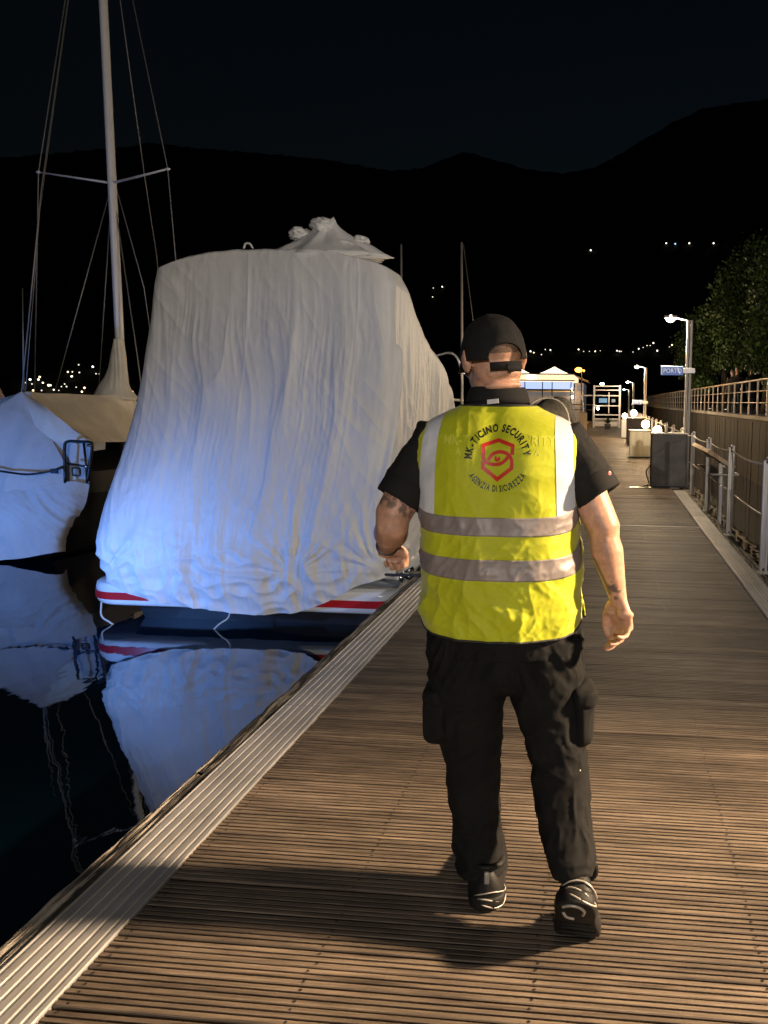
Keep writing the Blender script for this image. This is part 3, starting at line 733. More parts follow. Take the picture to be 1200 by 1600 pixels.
add('cloth_loop', tube(cr([q + [-0.04, 0, -0.03], q + [-0.02, 0, 0.012], q + [0.02, 0, 0.012], q + [0.05, 0.0, -0.03]]), 0.010, 8), MT['cover'], cov, True)

# ------------------------------------------------------------------ sailing yacht with boom tent, left
SX = -8.20
yacht = thing('sailing_yacht', 'dark hulled sailing yacht with tall silver mast at the left', 'sailboat', (SX, 12.0, WZ))
R = []
for y, hw, zt in ((8.95, 1.10, 0.62), (9.6, 1.22, 0.58), (11, 1.40, 0.55), (13, 1.42, 0.58), (15, 1.15, 0.68), (17, 0.6, 0.8), (18.4, 0.06, 0.95)):
    R.append(np.array([(SX - hw, y, zt), (SX - hw * 1.0, y, zt - 0.3), (SX - hw * 0.88, y, WZ + 0.05), (SX - hw * 0.4, y, WZ - 0.4), (SX + hw * 0.4, y, WZ - 0.4), (SX + hw * 0.88, y, WZ + 0.05), (SX + hw * 1.0, y, zt - 0.3), (SX + hw, y, zt)]))
add('hull', loft(R), MT['navy'], yacht)
mb = at(187, 530, 12.0); mt = at(166, 100, 12.0); mdir = (mt - mb) / (mt - mb)[2]
MB = mb + mdir * (0.6 - mb[2]); MTOP = mb + mdir * (11.5 - mb[2])
mst = add('mast', loft([ring(MB + (MTOP - MB) * k, (1, 0, 0), (0, 1, 0), 0.060 - 0.010 * k, 0.095 - 0.02 * k, 16) for k in (0, 0.25, 0.5, 0.75, 1)]), MT['mast'], yacht, True)
sp = mb + mdir * (5.13 - mb[2])
tl, tr = at(60, 269, 11.7), at(262, 264, 11.7)
for tip in (tl, tr):
    add('spreader', loft([ring(sp + (tip - sp) * k, (0, 1, 0), (0, 0, 1), 0.035 - 0.012 * k, 0.02 - 0.006 * k, 10) for k in (0, 0.5, 1)]), MT['mast'], yacht, True)
    add('spreader_tip', ell(tip, (0.045, 0.03, 0.022), n=10, m=8), MT['gel'], yacht, True)
def wire(name, *P, r=0.009): add(name, tube(np.array([np.asarray(p, float) for p in P]), r, 6), MT['wire'], yacht, True)
up = mb + mdir * (10.8 - mb[2])
wire('shroud', up, tl, at(54, 612, 12.0)); wire('shroud', up, tr, at(274, 400, 11.9), at(300, 700, 11.8))
wire('shroud', sp, at(86, 611, 11.2)); wire('shroud', sp, at(154, 611, 12.2)); wire('shroud', sp, at(215, 560, 12.0), at(232, 690, 12.0)); wire('shroud', sp + [0, 0, 0.2], at(225, 450, 12.6), at(260, 700, 13.0))
wire('backstay', up, at(64, 300, 9.9), at(34, 612, 9.2)); wire('backstay', up, at(62, 330, 9.9), at(40, 612, 9.3), r=0.006)
wire('forestay', up, at(225, 270, 15.0), at(244, 397, 16.0), at(262, 560, 17.5), r=0.012)
add('antenna', tube([at(37, 612, 9.4), at(35, 450, 9.4)], [0.012, 0.006], 6), MT['wire'], yacht, True)
# dark sheer strake window and black stern ladder
add('window', bbox(SX + 1.385, SX + 1.43, 10.2, 12.6, 0.22, 0.42, 0.01, 1), mat('cabin window', (0.01, 0.01, 0.012), 0.1), yacht)
lad = []
La = [at(102, 755, 8.85), at(101, 700, 8.85), at(106, 690, 8.85), at(122, 690, 8.85), at(140, 691, 8.85), at(144, 697, 8.85), at(141, 725, 8.85), at(137, 752, 8.85)]
add('stern_rail', tube(cr(La, 6), 0.019, 8), MT['black'], yacht, True)
add('stern_rail', tube([at(105, 724, 8.84), at(140, 730, 8.84)], 0.014, 8), MT['black'], yacht, True)
add('stern_rail', tube([at(131, 692, 8.85), at(135, 728, 8.85), at(136, 755, 8.85)], 0.015, 8), MT['black'], yacht, True)
for p in ((139, 696), (136, 729)): add('rail_fitting', ell(at(*p, 8.82), (0.035, 0.02, 0.02), n=10, m=8), mat('polished fitting', (0.8, 0.8, 0.8), 0.15, 1.0), yacht, True)
bk = at(119, 737, 8.84); t_ = np.linspace(0, 2 * math.pi, 17)
add('cleat', tube(np.column_stack([bk[0] + 0.055 * np.sign(np.cos(t_)) * np.abs(np.cos(t_)) ** 0.5, np.full(17, bk[1]), bk[2] + 0.05 * np.sign(np.sin(t_)) * np.abs(np.sin(t_)) ** 0.5]), 0.013, 6), MT['black'], yacht, True)
def sheet(P, nu, nv, amp, seed, fs=6.0, dirn=0.0, m=None):
    """patch of cloth through a net of control points (rows x cols), with folds"""
    P = np.asarray(P, float); r, c, _ = P.shape
    A1 = np.array([cr(row, max(2, nu // (c - 1))) for row in P]); A2 = np.array([cr(A1[:, k], max(2, nv // (r - 1))) for k in range(A1.shape[1])]).transpose(1, 0, 2)
    n = gnormal(A2); nn = n[n.shape[0] // 2, n.shape[1] // 2]
    if nn[1] > 0: n = -n
    flat = A2.reshape(-1, 3); s = flat[:, 0] * math.cos(dirn) + flat[:, 2] * math.sin(dirn) + 0.3 * flat[:, 1]; q = -flat[:, 0] * math.sin(dirn) + flat[:, 2] * math.cos(dirn)
    w = 0.2 * pn(c3(s * 1.3, q * 1.3, seed))
    D = amp * (ridge(c3(s * fs + w * 6, q * fs * 0.22, seed)) + 0.4 * ridge(c3(s * fs * 2.6 + w * 9, q * fs * 0.7, seed + 3)) + 0.15 * ridge(c3(s * fs * 5, q * fs * 3, seed + 5)))
    V = (A2 + n * D.reshape(n.shape[0], n.shape[1], 1)).reshape(-1, 3)
    return V, gridf(A2.shape[1], A2.shape[0])
tent = thing('boom_tent', 'beige boom tent over the yacht with its stern flap lit blue', 'boat tent', (SX, 10.5, 0.6))
# side panel hanging from the boom toward the dock
ridge_pts = [at(38, 612, 9.4), at(70, 615, 9.9), at(110, 615, 10.5), at(150, 618, 11.1), at(185, 617, 11.7), at(212, 622, 12.4)]
low_pts = [at(142, 690, 8.95), at(148, 690, 9.4), at(165, 690, 10.0), at(185, 690, 10.6), at(205, 689, 11.3), at(225, 688, 12.2)]
rows = []
for k, f in ((0, 0.0), (1, 0.33), (2, 0.66), (3, 1.0)):
    rows.append([a * (1 - f) + b * f + np.array([0.0, 0, -0.06 * math.sin(f * math.pi)]) for a, b in zip(ridge_pts, low_pts)])
add('side_panel', sheet(rows, 90, 60, 0.016, 2.0, 3.2, 0.5), MT['tent'], tent, True)
rows2 = []
for f in (0, 0.5, 1.0): rows2.append([a * (1 - f) + np.array([2 * SX - b[0], b[1] + 0.2, b[2]]) * f for a, b in zip(ridge_pts, low_pts)])
add('side_panel', sheet(rows2, 40, 30, 0.012, 4.0, 3.2, 0.5), MT['tent'], tent, True)
# mast skirt
ms = []
for (xl_, xr_, yy_) in ((181, 190, 530), (176, 194, 550), (170, 197, 580), (156, 200, 606), (150, 214, 624)):
    a, b = at(xl_, yy_, 11.9), at(xr_, yy_, 11.9); c = (a + b) / 2; ms.append(ring(c, (1, 0, 0), (0, 1, 0), (b[0] - a[0]) / 2, max(0.10, (b[0] - a[0]) * 0.42), 60))
ms = np.array([cr(np.array([m_[k] for m_ in ms]), 6) for k in range(60)]).transpose(1, 0, 2)
V, F_ = loft([q for q in ms])
ang = np.arctan2(V[:, 1] - 11.9, V[:, 0] - V[:, 0].mean()); V[:, :2] += (0.018 * ridge(c3(np.cos(ang) * 2.6, np.sin(ang) * 2.6, V[:, 2] * 1.2)))[:, None] * np.column_stack([np.cos(ang), np.sin(ang)])
add('mast_skirt', (V, F_), MT['tent'], tent, True)
# stern flap
apex = at(38, 613, 9.3)
rows = [[apex + [-0.10, 0, -0.02], apex + [-0.05, 0, 0], apex, apex + [0.05, 0, 0], apex + [0.10, 0, -0.02]],
        [at(-90, 690, 8.95), at(-40, 672, 9.0), at(28, 668, 9.05), at(62, 675, 9.05), at(82, 688, 9.05)],
        [at(-150, 740, 8.8), at(-60, 735, 8.82), at(20, 738, 8.85), at(70, 737, 8.9), at(100, 722, 8.95)],
        [at(-150, 770, 8.8), at(-60, 768, 8.8), at(20, 768, 8.8), at(75, 762, 8.85), at(104, 756, 8.92)]]
add('stern_flap', sheet(rows, 90, 80, 0.022, 6.0, 2.6, 0.2), MT['tentw'], tent, True)
rows = [[at(82, 684, 9.08), at(110, 690, 9.05), at(142, 692, 9.0)], [at(92, 712, 9.05), at(116, 716, 9.02), at(142, 718, 9.0)], [at(101, 757, 9.0), at(120, 758, 9.0), at(140, 756, 8.98)]]
add('corner_flap', sheet(rows, 40, 40, 0.008, 8.0, 4, 0.3), MT['tentw'], tent, True)
rows = [[at(-150, 766, 8.9), at(-60, 764, 8.86), at(20, 766, 8.82), at(75, 758, 8.82), at(112, 752, 8.86), at(140, 757, 8.95)],
        [at(-150, 800, 8.8), at(-60, 800, 8.74), at(20, 800, 8.7), at(75, 800, 8.72), at(108, 796, 8.78), at(132, 790, 8.9)],
        [at(-150, 840, 8.74), at(-60, 842, 8.68), at(20, 842, 8.64), at(75, 838, 8.66), at(95, 836, 8.72), at(105, 832, 8.85)],
        [at(-150, 868, 8.7), at(-60, 876, 8.66), at(20, 874, 8.62), at(70, 866, 8.64), at(92, 862, 8.7), at(100, 862, 8.85)]]
add('transom_tarp', sheet(rows, 110, 70, 0.026, 11.0, 3.4, 0.9), MT['tentw'], tent, True)
rows = [[apex + [-0.02, -0.02, 0], apex, apex + [0.02, 0.03, 0]], [at(45, 640, 9.12), at(60, 640, 9.1), at(76, 640, 9.12)], [at(60, 674, 9.06), at(86, 673, 9.04), at(116, 672, 9.05)], [at(80, 690, 9.08), at(112, 694, 9.03), at(145, 692, 8.97)]]
add('gusset', sheet(rows, 40, 40, 0.008, 14.0, 4, 0.3), MT['tent'], tent, True)
add('strap', tube(cr([at(-40, 730, 8.74), at(0, 736, 8.74), at(40, 741, 8.74), at(70, 738, 8.76), at(88, 733, 8.8), at(100, 728, 8.84)]), 0.014, 6), MT['black'], tent, True)
add('strap_buckle', bbox(*(lambda p: (p[0] - 0.05, p[0] + 0.05, p[1] - 0.02, p[1], p[2] - 0.03, p[2] + 0.03))(at(86, 736, 8.76)), 0.006, 1), MT['black'], tent)
# neighbour tent at the picture edge
nb = thing('covered_boat', 'pinkish beige covered boat at the left picture edge beyond the yacht', 'boat', (-13.2, 13.5, WZ))
R = [np.array([(x - hw, y, zt), (x - hw * 0.8, y, WZ - 0.3), (x + hw * 0.8, y, WZ - 0.3), (x + hw, y, zt)]) for x, y, hw, zt in ((-13.2, 12.2, 1.1, 0.4), (-13.2, 15, 1.3, 0.5), (-13.2, 18, 0.3, 0.7))]
add('hull', loft(R), MT['gel'], nb)
pk = mat('pinkish canvas', (0.50, 0.38, 0.33), 0.8)
rows = [[at(-20, 590, 13.2)] * 1 + [at(-4, 600, 13.2), at(6, 618, 13.1), at(16, 634, 13.0)], [at(-30, 640, 12.6), at(-8, 650, 12.6), at(8, 655, 12.6), at(22, 660, 12.6)], [at(-40, 690, 12.4), at(-10, 695, 12.4), at(10, 698, 12.4), at(26, 700, 12.4)]]
add('cover', sheet(rows, 30, 30, 0.01, 3.0), pk, nb, True)

# assumed blue floodlight on an assumed pile, unseen source for the blue-lit cover
pile = thing('assumed_pile', 'assumed mooring pile and blue floodlight out in the basin, left of the picture', 'mooring pile', (-5.05, 4.80, WZ))
add('pile', tube([(-5.05, 4.80, WZ - 1), (-5.05, 4.80, 0.2), (-5.05, 4.80, 0.42)], 0.11, 16), MT['timber'], pile, True)
add('floodlight', bbox(-5.0, -4.89, 4.86, 4.97, 0.11, 0.28, 0.02), MT['black'], pile)
fl_ = light('assumed_blue_light', 'SPOT', (-4.85, 5.02, 0.18), 190.0, (0.12, 0.33, 1.0), pile, 0.08, spot_size=math.radians(125), spot_blend=1.0); fl_.rotation_euler = Vector((1.25, 1.4, -0.25)).to_track_quat('-Z', 'Y').to_euler()
added_pile = copy_tree(pile)  # second unseen floodlight, added to light the yacht stern blue
added_pile.location = (-8.0, 6.1, WZ); [c_ for c_ in added_pile.children if c_.type == 'LIGHT'][0].rotation_euler = Vector((0.0, 2.4, 0.6)).to_track_quat('-Z', 'Y').to_euler()
added_pile['label'] = 'second assumed mooring pile and blue floodlight, added off the yacht stern outside the picture'

# ------------------------------------------------------------------ the walking guard
MX, MY = -0.326, 2.235
# torso profile, hips to neck: z, half width, half depth, centre X, centre Y
TP = np.array([
    (0.84, 0.212, 0.150, -0.312, 2.232), (0.90, 0.216, 0.158, -0.312, 2.234), (0.96, 0.220, 0.165, -0.313, 2.236), (1.05, 0.222, 0.172, -0.316, 2.240), (1.15, 0.221, 0.170, -0.320, 2.238),
    (1.25, 0.225, 0.160, -0.323, 2.234), (1.34, 0.232, 0.150, -0.326, 2.230), (1.41, 0.238, 0.142, -0.327, 2.228), (1.46, 0.238, 0.132, -0.327, 2.228),
    (1.50, 0.229, 0.116, -0.328, 2.232), (1.525, 0.206, 0.100, -0.329, 2.236), (1.548, 0.168, 0.086, -0.330, 2.240), (1.568, 0.124, 0.077, -0.332, 2.246), (1.588, 0.090, 0.072, -0.334, 2.250), (1.61, 0.076, 0.072, -0.336, 2.254)])
TT = np.arange(len(TP), dtype=float)
def torso(tau, th, off=0.0, p=2.35):
    z, w, d, cx, cy = (spl(tau, TT, TP[:, k]) for k in range(5))
    ct, st = np.cos(th), np.sin(th)
    x = np.sign(ct) * np.abs(ct) ** (2 / p); y = np.sign(st) * np.abs(st) ** (2 / p)
    # shoulder blades and spine furrow on the back
    back = np.clip(-st, 0, 1)
    bl = 0.012 * np.exp(-((np.abs(x * w) - 0.10) / 0.05) ** 2) * np.exp(-((z - 1.40) / 0.08) ** 2) - 0.006 * np.exp(-(x * w / 0.03) ** 2) * sst(1.0, 1.2, z)
    sl = sst(9.0, 12.0, tau)
    return np.stack([cx + (w + off * (1 - 0.6 * sl)) * x, cy + (d + off) * y - bl * back, z + off * 0.9 * sl], -1)
def torso_rings(t0, t1, n, off=0.0, m=48):
    th = np.linspace(0, 2 * math.pi, m, endpoint=False)
    return [torso(np.full(m, t), th, off) for t in np.linspace(t0, t1, n)]

HC = np.array([-0.352, 2.262, 1.728])          # head centre
HS = 1.07
HR = Matrix.Rotation(math.radians(28), 3, 'Z') @ Matrix.Rotation(math.radians(-4), 3, 'Y') @ Matrix.Rotation(math.radians(-4), 3, 'X')
HRn = np.array(HR) * HS
def hd(p): return HC + HRn @ np.asarray(p, float)
def hell(c, r, R=None):
    V, F_ = ell((0, 0, 0), r)
    if R is not None: V = V @ np.array(R).T
    return (V + np.asarray(c)) @ HRn.T + HC, F_

SHL, ELL_, WRL = np.array([-0.532, 2.232, 1.468]), at(613, 822, 2.14), at(605, 853, 2.385)
SHR, ELR, WRR = np.array([-0.122, 2.232, 1.468]), at(944, 842, 2.20), at(966, 936, 2.19)

def hand(W, xd, yd, left, curls, spread, thumb, s=1.0):
    """palm, four unequal fingers and a thumb; xd along the fingers, yd to the thumb side"""
    xd = np.asarray(xd, float); xd /= np.linalg.norm(xd); yd = np.asarray(yd, float); yd = yd - xd * (xd @ yd); yd /= np.linalg.norm(yd)
    zd = np.cross(xd, yd) * (-1 if left else 1)
    M = np.column_stack([xd, yd, zd]); T = lambda q: W + M @ (np.asarray(q, float) * s)
    parts = []
    rings = []
    for x, a, b, yo in ((-0.012, 0.028, 0.021, 0), (0.012, 0.031, 0.019, 0.0), (0.035, 0.039, 0.018, 0.001), (0.062, 0.043, 0.0165, 0.002), (0.086, 0.042, 0.0145, 0.002), (0.098, 0.038, 0.011, 0.001)):
        rings.append(np.array([T(q) for q in ring((x, yo, 0), (0, 1, 0), (0, 0, 1), a, b, 20, 2.5)]))
    parts.append(loft(rings))
    parts.append(ell(T((0.035, 0.026, -0.010)), np.array((0.026, 0.018, 0.017)) * s))     # thumb muscle
    parts.append(ell(T((0.045, -0.024, -0.008)), np.array((0.028, 0.015, 0.015)) * s))
    for k, (y0, L, r) in enumerate(((0.031, (0.043, 0.026, 0.021), 0.0098), (0.0105, (0.047, 0.030, 0.022), 0.0101), (-0.0105, (0.044, 0.028, 0.021), 0.0096), (-0.030, (0.034, 0.021, 0.018), 0.0086))):
        p = np.array([0.088 - 0.004 * abs(k - 1.2), y0, -0.001]); a = 0.0; sp = spread * (1.5 - k); P = [p + [-0.012, 0, 0], p]; rr = [r * 1.12, r * 1.1]
        for j in range(3):
            a += curls[k][j]; d = np.array([math.cos(a), math.sin(sp) * math.cos(a), -math.sin(a)]); p = p + d * L[j]; P.append(p); rr.append(r * (0.99, 0.9, 0.74)[j])
        parts.append(limb([T(q) for q in P], [q * s for q in rr], 12))
    P = [np.array(q, float) for q in thumb]; parts.append(limb([T(q) for q in P], np.array([0.0155, 0.0135, 0.0122, 0.0094])[:len(P)] * s, 12))
    return parts, T

parts = []
parts.append(loft(torso_rings(0, 14, 40, -0.012)))
# neck, skull, jaw and face
nk = [(-0.334, 2.252, 1.56), (-0.337, 2.256, 1.60), (-0.341, 2.258, 1.645), (-0.346, 2.262, 1.70)]
parts.append(loft([ring(c_, (1, 0, 0), (0, 1, 0), a, b, 28) for c_, a, b in zip(nk, (0.084, 0.078, 0.074, 0.070), (0.078, 0.074, 0.075, 0.07))]))
parts += [hell((0, -0.005, 0.030), (0.079, 0.098, 0.090)), hell((0, 0.035, -0.045), (0.064, 0.062, 0.075)), hell((0, 0.072, -0.088), (0.034, 0.028, 0.026)),
          hell((0, -0.030, -0.035), (0.070, 0.062, 0.060)), hell((0, 0.088, -0.022), (0.015, 0.030, 0.026)), hell((0, 0.102, -0.034), (0.016, 0.014, 0.011)),
          hell((0, 0.090, 0.022), (0.050, 0.014, 0.010)), hell((0, 0.090, -0.062), (0.024, 0.012, 0.006)), hell((0, 0.089, -0.074), (0.022, 0.012, 0.007))]
for s in (-1, 1):
    parts += [hell((s * 0.033, 0.086, 0.002), (0.014, 0.012, 0.010)), hell((s * 0.045, 0.070, -0.030), (0.022, 0.022, 0.018))]
    Re = np.array(Matrix.Rotation(math.radians(-s * 24), 3, 'Z') @ Matrix.Rotation(math.radians(-8), 3, 'X'))
    parts += [hell((s * 0.085, -0.012, -0.008), (0.0065, 0.019, 0.033), Re), hell((s * 0.088, -0.020, 0.002), (0.008, 0.011, 0.026), Re), hell((s * 0.078, 0.000, -0.010), (0.012, 0.012, 0.022), Re)]
# nape rolls
parts += [hell((0, -0.072, -0.050), (0.050, 0.022, 0.014)), hell((0, -0.066, -0.082), (0.056, 0.024, 0.014))]
# arms
parts.append(limb([SHL + [0.05, 0, 0.0], SHL, SHL * 0.5 + ELL_ * 0.5 + [-0.006, 0, 0.006], ELL_ + [0.0, 0.0, 0.03], ELL_], [0.066, 0.068, 0.060, 0.053, 0.050]))
parts.append(limb([ELL_ + [0, -0.004, 0], ELL_ * 0.75 + WRL * 0.25 + [0, 0, -0.004], ELL_ * 0.5 + WRL * 0.5, WRL * 0.8 + ELL_ * 0.2, WRL], [0.048, 0.053, 0.045, 0.034, 0.030]))
parts.append(limb([SHR + [-0.05, 0, 0.0], SHR, SHR * 0.5 + ELR * 0.5 + [0.006, 0, 0.0], ELR + [0, 0, 0.03], ELR], [0.066, 0.066, 0.057, 0.0495, 0.046]))
parts.append(limb([ELR + [0, -0.003, 0], ELR * 0.78 + WRR * 0.22, ELR * 0.5 + WRR * 0.5, WRR * 0.85 + ELR * 0.15, WRR], [0.046, 0.0495, 0.041, 0.030, 0.0270]))
parts.append(ell(ELR + [0.004, -0.034, 0.0], (0.017, 0.016, 0.022))); parts.append(ell(ELL_ + [-0.004, -0.036, -0.005], (0.018, 0.016, 0.02)))
fist = [(1.25, 1.45, 0.9)] * 4
hl, TL = hand(WRL, (0.12, 0.86, -0.50), (0.99, 0.0, 0.15), True, fist, 0.0, [(0.02, 0.028, -0.006), (0.050, 0.044, -0.020), (0.078, 0.036, -0.034), (0.094, 0.014, -0.042)], 1.0)
hr, TR = hand(WRR, (0.20, 0.0, -1.0), (-0.66, 0.62, 0.0), False, [(0.50, 0.55, 0.35), (0.58, 0.68, 0.40), (0.68, 0.80, 0.45), (0.75, 0.85, 0.5)], 0.02, [(0.018, 0.030, -0.006), (0.050, 0.050, -0.014), (0.086, 0.055, -0.020), (0.113, 0.050, -0.024)], 0.98)
parts += hl + hr
# legs inside the trousers
HIPL, HIPR = np.array([-0.405, 2.23, 0.88]), np.array([-0.215, 2.23, 0.88])
ANL, ANR = np.array([-0.372, 2.235, 0.10]), np.array([-0.070, 2.075, 0.175])
KNL, KNR = np.array([-0.388, 2.25, 0.49]), np.array([-0.140, 2.20, 0.50])
for h_, k_, a_k in ((HIPL, KNL, ANL), (HIPR, KNR, ANR)):
    parts.append(limb([h_, h_ * 0.5 + k_ * 0.5, k_, k_ * 0.6 + a_k * 0.4, a_k], [0.075, 0.062, 0.046, 0.046, 0.034]))
parts.append(limb([ANL, ANL + [0, 0.10, -0.055]], [0.036, 0.03])); parts.append(limb([ANR, ANR + [0, 0.03, -0.12]], [0.036, 0.03]))
BV, BF, BN = remesh(join(*parts), 0.0046, 3, 0.5)
skin = mat('skin', (0.48, 0.265, 0.175), 0.46, var=0.22, vscale=(34, 34, 34), vdet=7, bump=0.45, bscale=(170, 170, 170), bdist=0.0012, sss=0.10, spec=0.35)
# tattoo ink as a point attribute: sleeve tattoo above the left elbow, line and motif on the right forearm
def seg_d(P, a, b):
    t = np.clip(((P - a) @ (b - a)) / ((b - a) @ (b - a)), 0, 1); return np.linalg.norm(P - (a + t[:, None] * (b - a)), axis=1), t
ink = np.zeros(len(BV))
d, t = seg_d(BV, SHL * 0.75 + ELL_ * 0.25, ELL_ + [0, 0, 0.035]); n_ = fbm(BV * 55, 4)
ink = np.maximum(ink, sst(0.085, 0.075, d) * sst(-0.15, 0.20, n_) * (t > 0.0) * sst(1.0, 0.93, t) * 0.72)
fa, fb_ = ELR * 0.7 + WRR * 0.3, WRR * 0.98 + ELR * 0.02
d, t = seg_d(BV, fa + [-0.038, -0.022, 0], fb_ + [-0.024, -0.018, 0.02]); ink = np.maximum(ink, sst(0.011, 0.005, d) * 0.7)
d, t = seg_d(BV, WRR * 0.72 + ELR * 0.28 + [-0.012, -0.028, 0], WRR + [0.006, -0.026, 0.012])
ink = np.maximum(ink, sst(0.017, 0.010, d + 0.010 * pn(BV * 90)) * sst(-0.25, 0.05, pn(BV * 70 + 5)) * 0.8)
person = add('person', (BV, BF), skin, smooth=True)
tag(person, 'man walking away in a yellow high-visibility vest, black cap and dark cargo trousers', 'person')
at_ = person.data.attributes.new('ink', 'FLOAT', 'POINT'); at_.data.foreach_set('value', ink.astype(np.float32))
nt = skin.node_tree; b_ = nt.nodes['Principled BSDF']; src = b_.inputs['Base Color'].links[0].from_socket
an = nt.nodes.new('ShaderNodeAttribute'); an.attribute_name = 'ink'; mx = nt.nodes.new('ShaderNodeMix'); mx.data_type = 'RGBA'; mx.inputs[7].default_value = (0.035, 0.04, 0.042, 1)
nt.links.new(an.outputs['Fac'], mx.inputs[0]); nt.links.new(src, mx.inputs[6]); nt.links.new(mx.outputs[2], b_.inputs['Base Color'])

# hair under the cap
V, F_ = ell((0, 0, 0), (0.0800, 0.0995, 0.086), n=120, m=80); V = (V + [0, -0.006, 0.030]) @ HRn.T + HC; L = (V - HC) @ HRn / HS ** 2
keep = (L[:, 1] < 0.02) & (L[:, 2] > 0.004 + 0.004 * pn(L * 160))
add('hair', (V, [f for f in F_ if keep[list(f)].all()]), mat('cropped brown hair', (0.16, 0.095, 0.06), 0.8, var=0.6, vscale=(300, 300, 300), bump=1.0, bscale=(500, 500, 500), bdist=0.003), person, True)

# cap
blk = mat('black cotton twill', (0.011, 0.0105, 0.010), 0.85, bump=0.3, bscale=(600, 600, 600), bdist=0.001, spec=0.25)
n, m = 96, 40; rings = []
for k in range(m):
    ph = (k / (m - 1)) ** 0.85 * (math.pi / 2 - 0.03); th = np.linspace(0, 2 * math.pi, n, endpoint=False)
    seam = 1 - 0.012 * np.exp(-(np.abs(((th / (math.pi / 3) + 0.5) % 1) - 0.5) / 0.03) ** 2) * math.cos(ph)
    r = math.cos(ph) ** 0.86
    x = 0.0925 * r * seam * np.cos(th); y = 0.113 * r * seam * np.sin(th) - 0.004; z = -0.004 + 0.128 * math.sin(ph) ** 0.95 + 0.010 * np.sin(th) * (1 - math.sin(ph)) * 1.2
    rings.append(np.column_stack([x, y, z]))
V, F_ = loft(rings, caps=False); V2 = V * [0.972, 0.975, 0.982]; nv_ = len(V)
Fi = [tuple(q + nv_ for q in f[::-1]) for f in F_]; rim = [(k, k + nv_, (k + 1) % n + nv_, (k + 1) % n) for k in range(n)]
top = [tuple((m - 1) * n + k for k in range(n)), tuple((m - 1) * n + k + nv_ for k in range(n - 1, -1, -1))]
V = np.concatenate([V, V2]); V += (0.0022 * fbm(V * 26, 2))[:, None] * (V / np.linalg.norm(V, axis=1)[:, None])
crown = add('cap', (V @ HRn.T + HC, F_ + Fi + rim + top), blk, None, True, False)
cut = [np.column_stack([x, np.full(32, yy), z]) for yy in (-0.16, -0.05) for x, z in [((lambda t: (0.048 * np.cos(t) , -0.004 + 0.034 * np.where(np.sin(t) > 0, np.sin(t), 0.9 * np.sin(t))))(np.linspace(0, 2 * math.pi, 32, endpoint=False)))]]
co = add('cutter', (loft(cut)[0] @ HRn.T + HC, loft(cut)[1]), blk, None, False, False)
for o_ in (crown, co):
    bm = bmesh.new(); bm.from_mesh(o_.data); bmesh.ops.recalc_face_normals(bm, faces=bm.faces[:]); bm.to_mesh(o_.data); bm.free()
bo = crown.modifiers.new('b', 'BOOLEAN'); bo.object = co; bo.operation = 'DIFFERENCE'; bo.solver = 'EXACT'
dg = bpy.context.evaluated_depsgraph_get(); me2 = bpy.data.meshes.new_from_object(crown.evaluated_get(dg)); crown.modifiers.clear(); me2.transform(Matrix.Translation(-person.location)); crown.data = me2; crown.parent = person
bpy.data.objects.remove(co)
def arc_band(a0, a1, z0, z1, rx_, ry_, n=26, th=0.002, dz=0.0):
    t = np.linspace(a0, a1, n); o = [np.column_stack([rx_ * np.cos(t), ry_ * np.sin(t) - 0.004, np.full(n, z) + dz * (t - a0)]) for z in (z0, z1)]
    i_ = [q * [0.975, 0.975, 1] for q in o]; A_ = np.concatenate([o[0], o[1], i_[1], i_[0]]); F_ = []
    for j in range(4):
        for k in range(n - 1): F_.append((j * n + k, j * n + k + 1, ((j + 1) % 4) * n + k + 1, ((j + 1) % 4) * n + k))
    F_ += [(0, n, 2 * n, 3 * n), (n - 1, 4 * n - 1, 3 * n - 1, 2 * n - 1)]
    return A_ @ HRn.T + HC, F_
add('strap', arc_band(-2.10, -1.04, -0.042, -0.020, 0.0925, 0.1115), blk, crown, True)
add('strap', arc_band(-1.60, -1.10, -0.049, -0.027, 0.0935, 0.1135), blk, crown, True)
t = np.linspace(0.05, math.pi - 0.05, 24)
# stitched rim round the opening, following the crown
ox, oz = 0.0495 * np.cos(t), -0.004 + 0.0355 * np.sin(t)
oy = -0.1140 * np.sqrt(np.clip(1 - (ox / 0.0925) ** 2 - (np.clip(oz + 0.004, 0, 1) / 0.126) ** 2, 0, 1)) - 0.004
add('opening_trim', tube(np.column_stack([ox, oy, oz]) @ HRn.T + HC, 0.0026, 6), blk, crown, True)
br = []
for k in range(9):
    f = k / 8; tt = np.linspace(0.42, math.pi - 0.42, 28); rx_, ry_ = 0.092 + 0.002 * f, 0.108 + 0.085 * f
    br.append(np.column_stack([rx_ * np.cos(tt), ry_ * np.sin(tt) - 0.004 + 0 * tt, 0.004 - 0.018 * f - 0.02 * np.cos(tt) ** 2 * f]))
A_ = np.array(br); up_ = A_.reshape(-1, 3); V = np.concatenate([up_, up_ - [0, 0, 0.003]]); F_ = gridf(28, 9) + gridf(28, 9, len(up_), True)
add('brim', (V @ HRn.T + HC, F_), blk, crown, True)
add('button', hell((0, -0.004, 0.121), (0.008, 0.008, 0.005)), blk, crown, True)

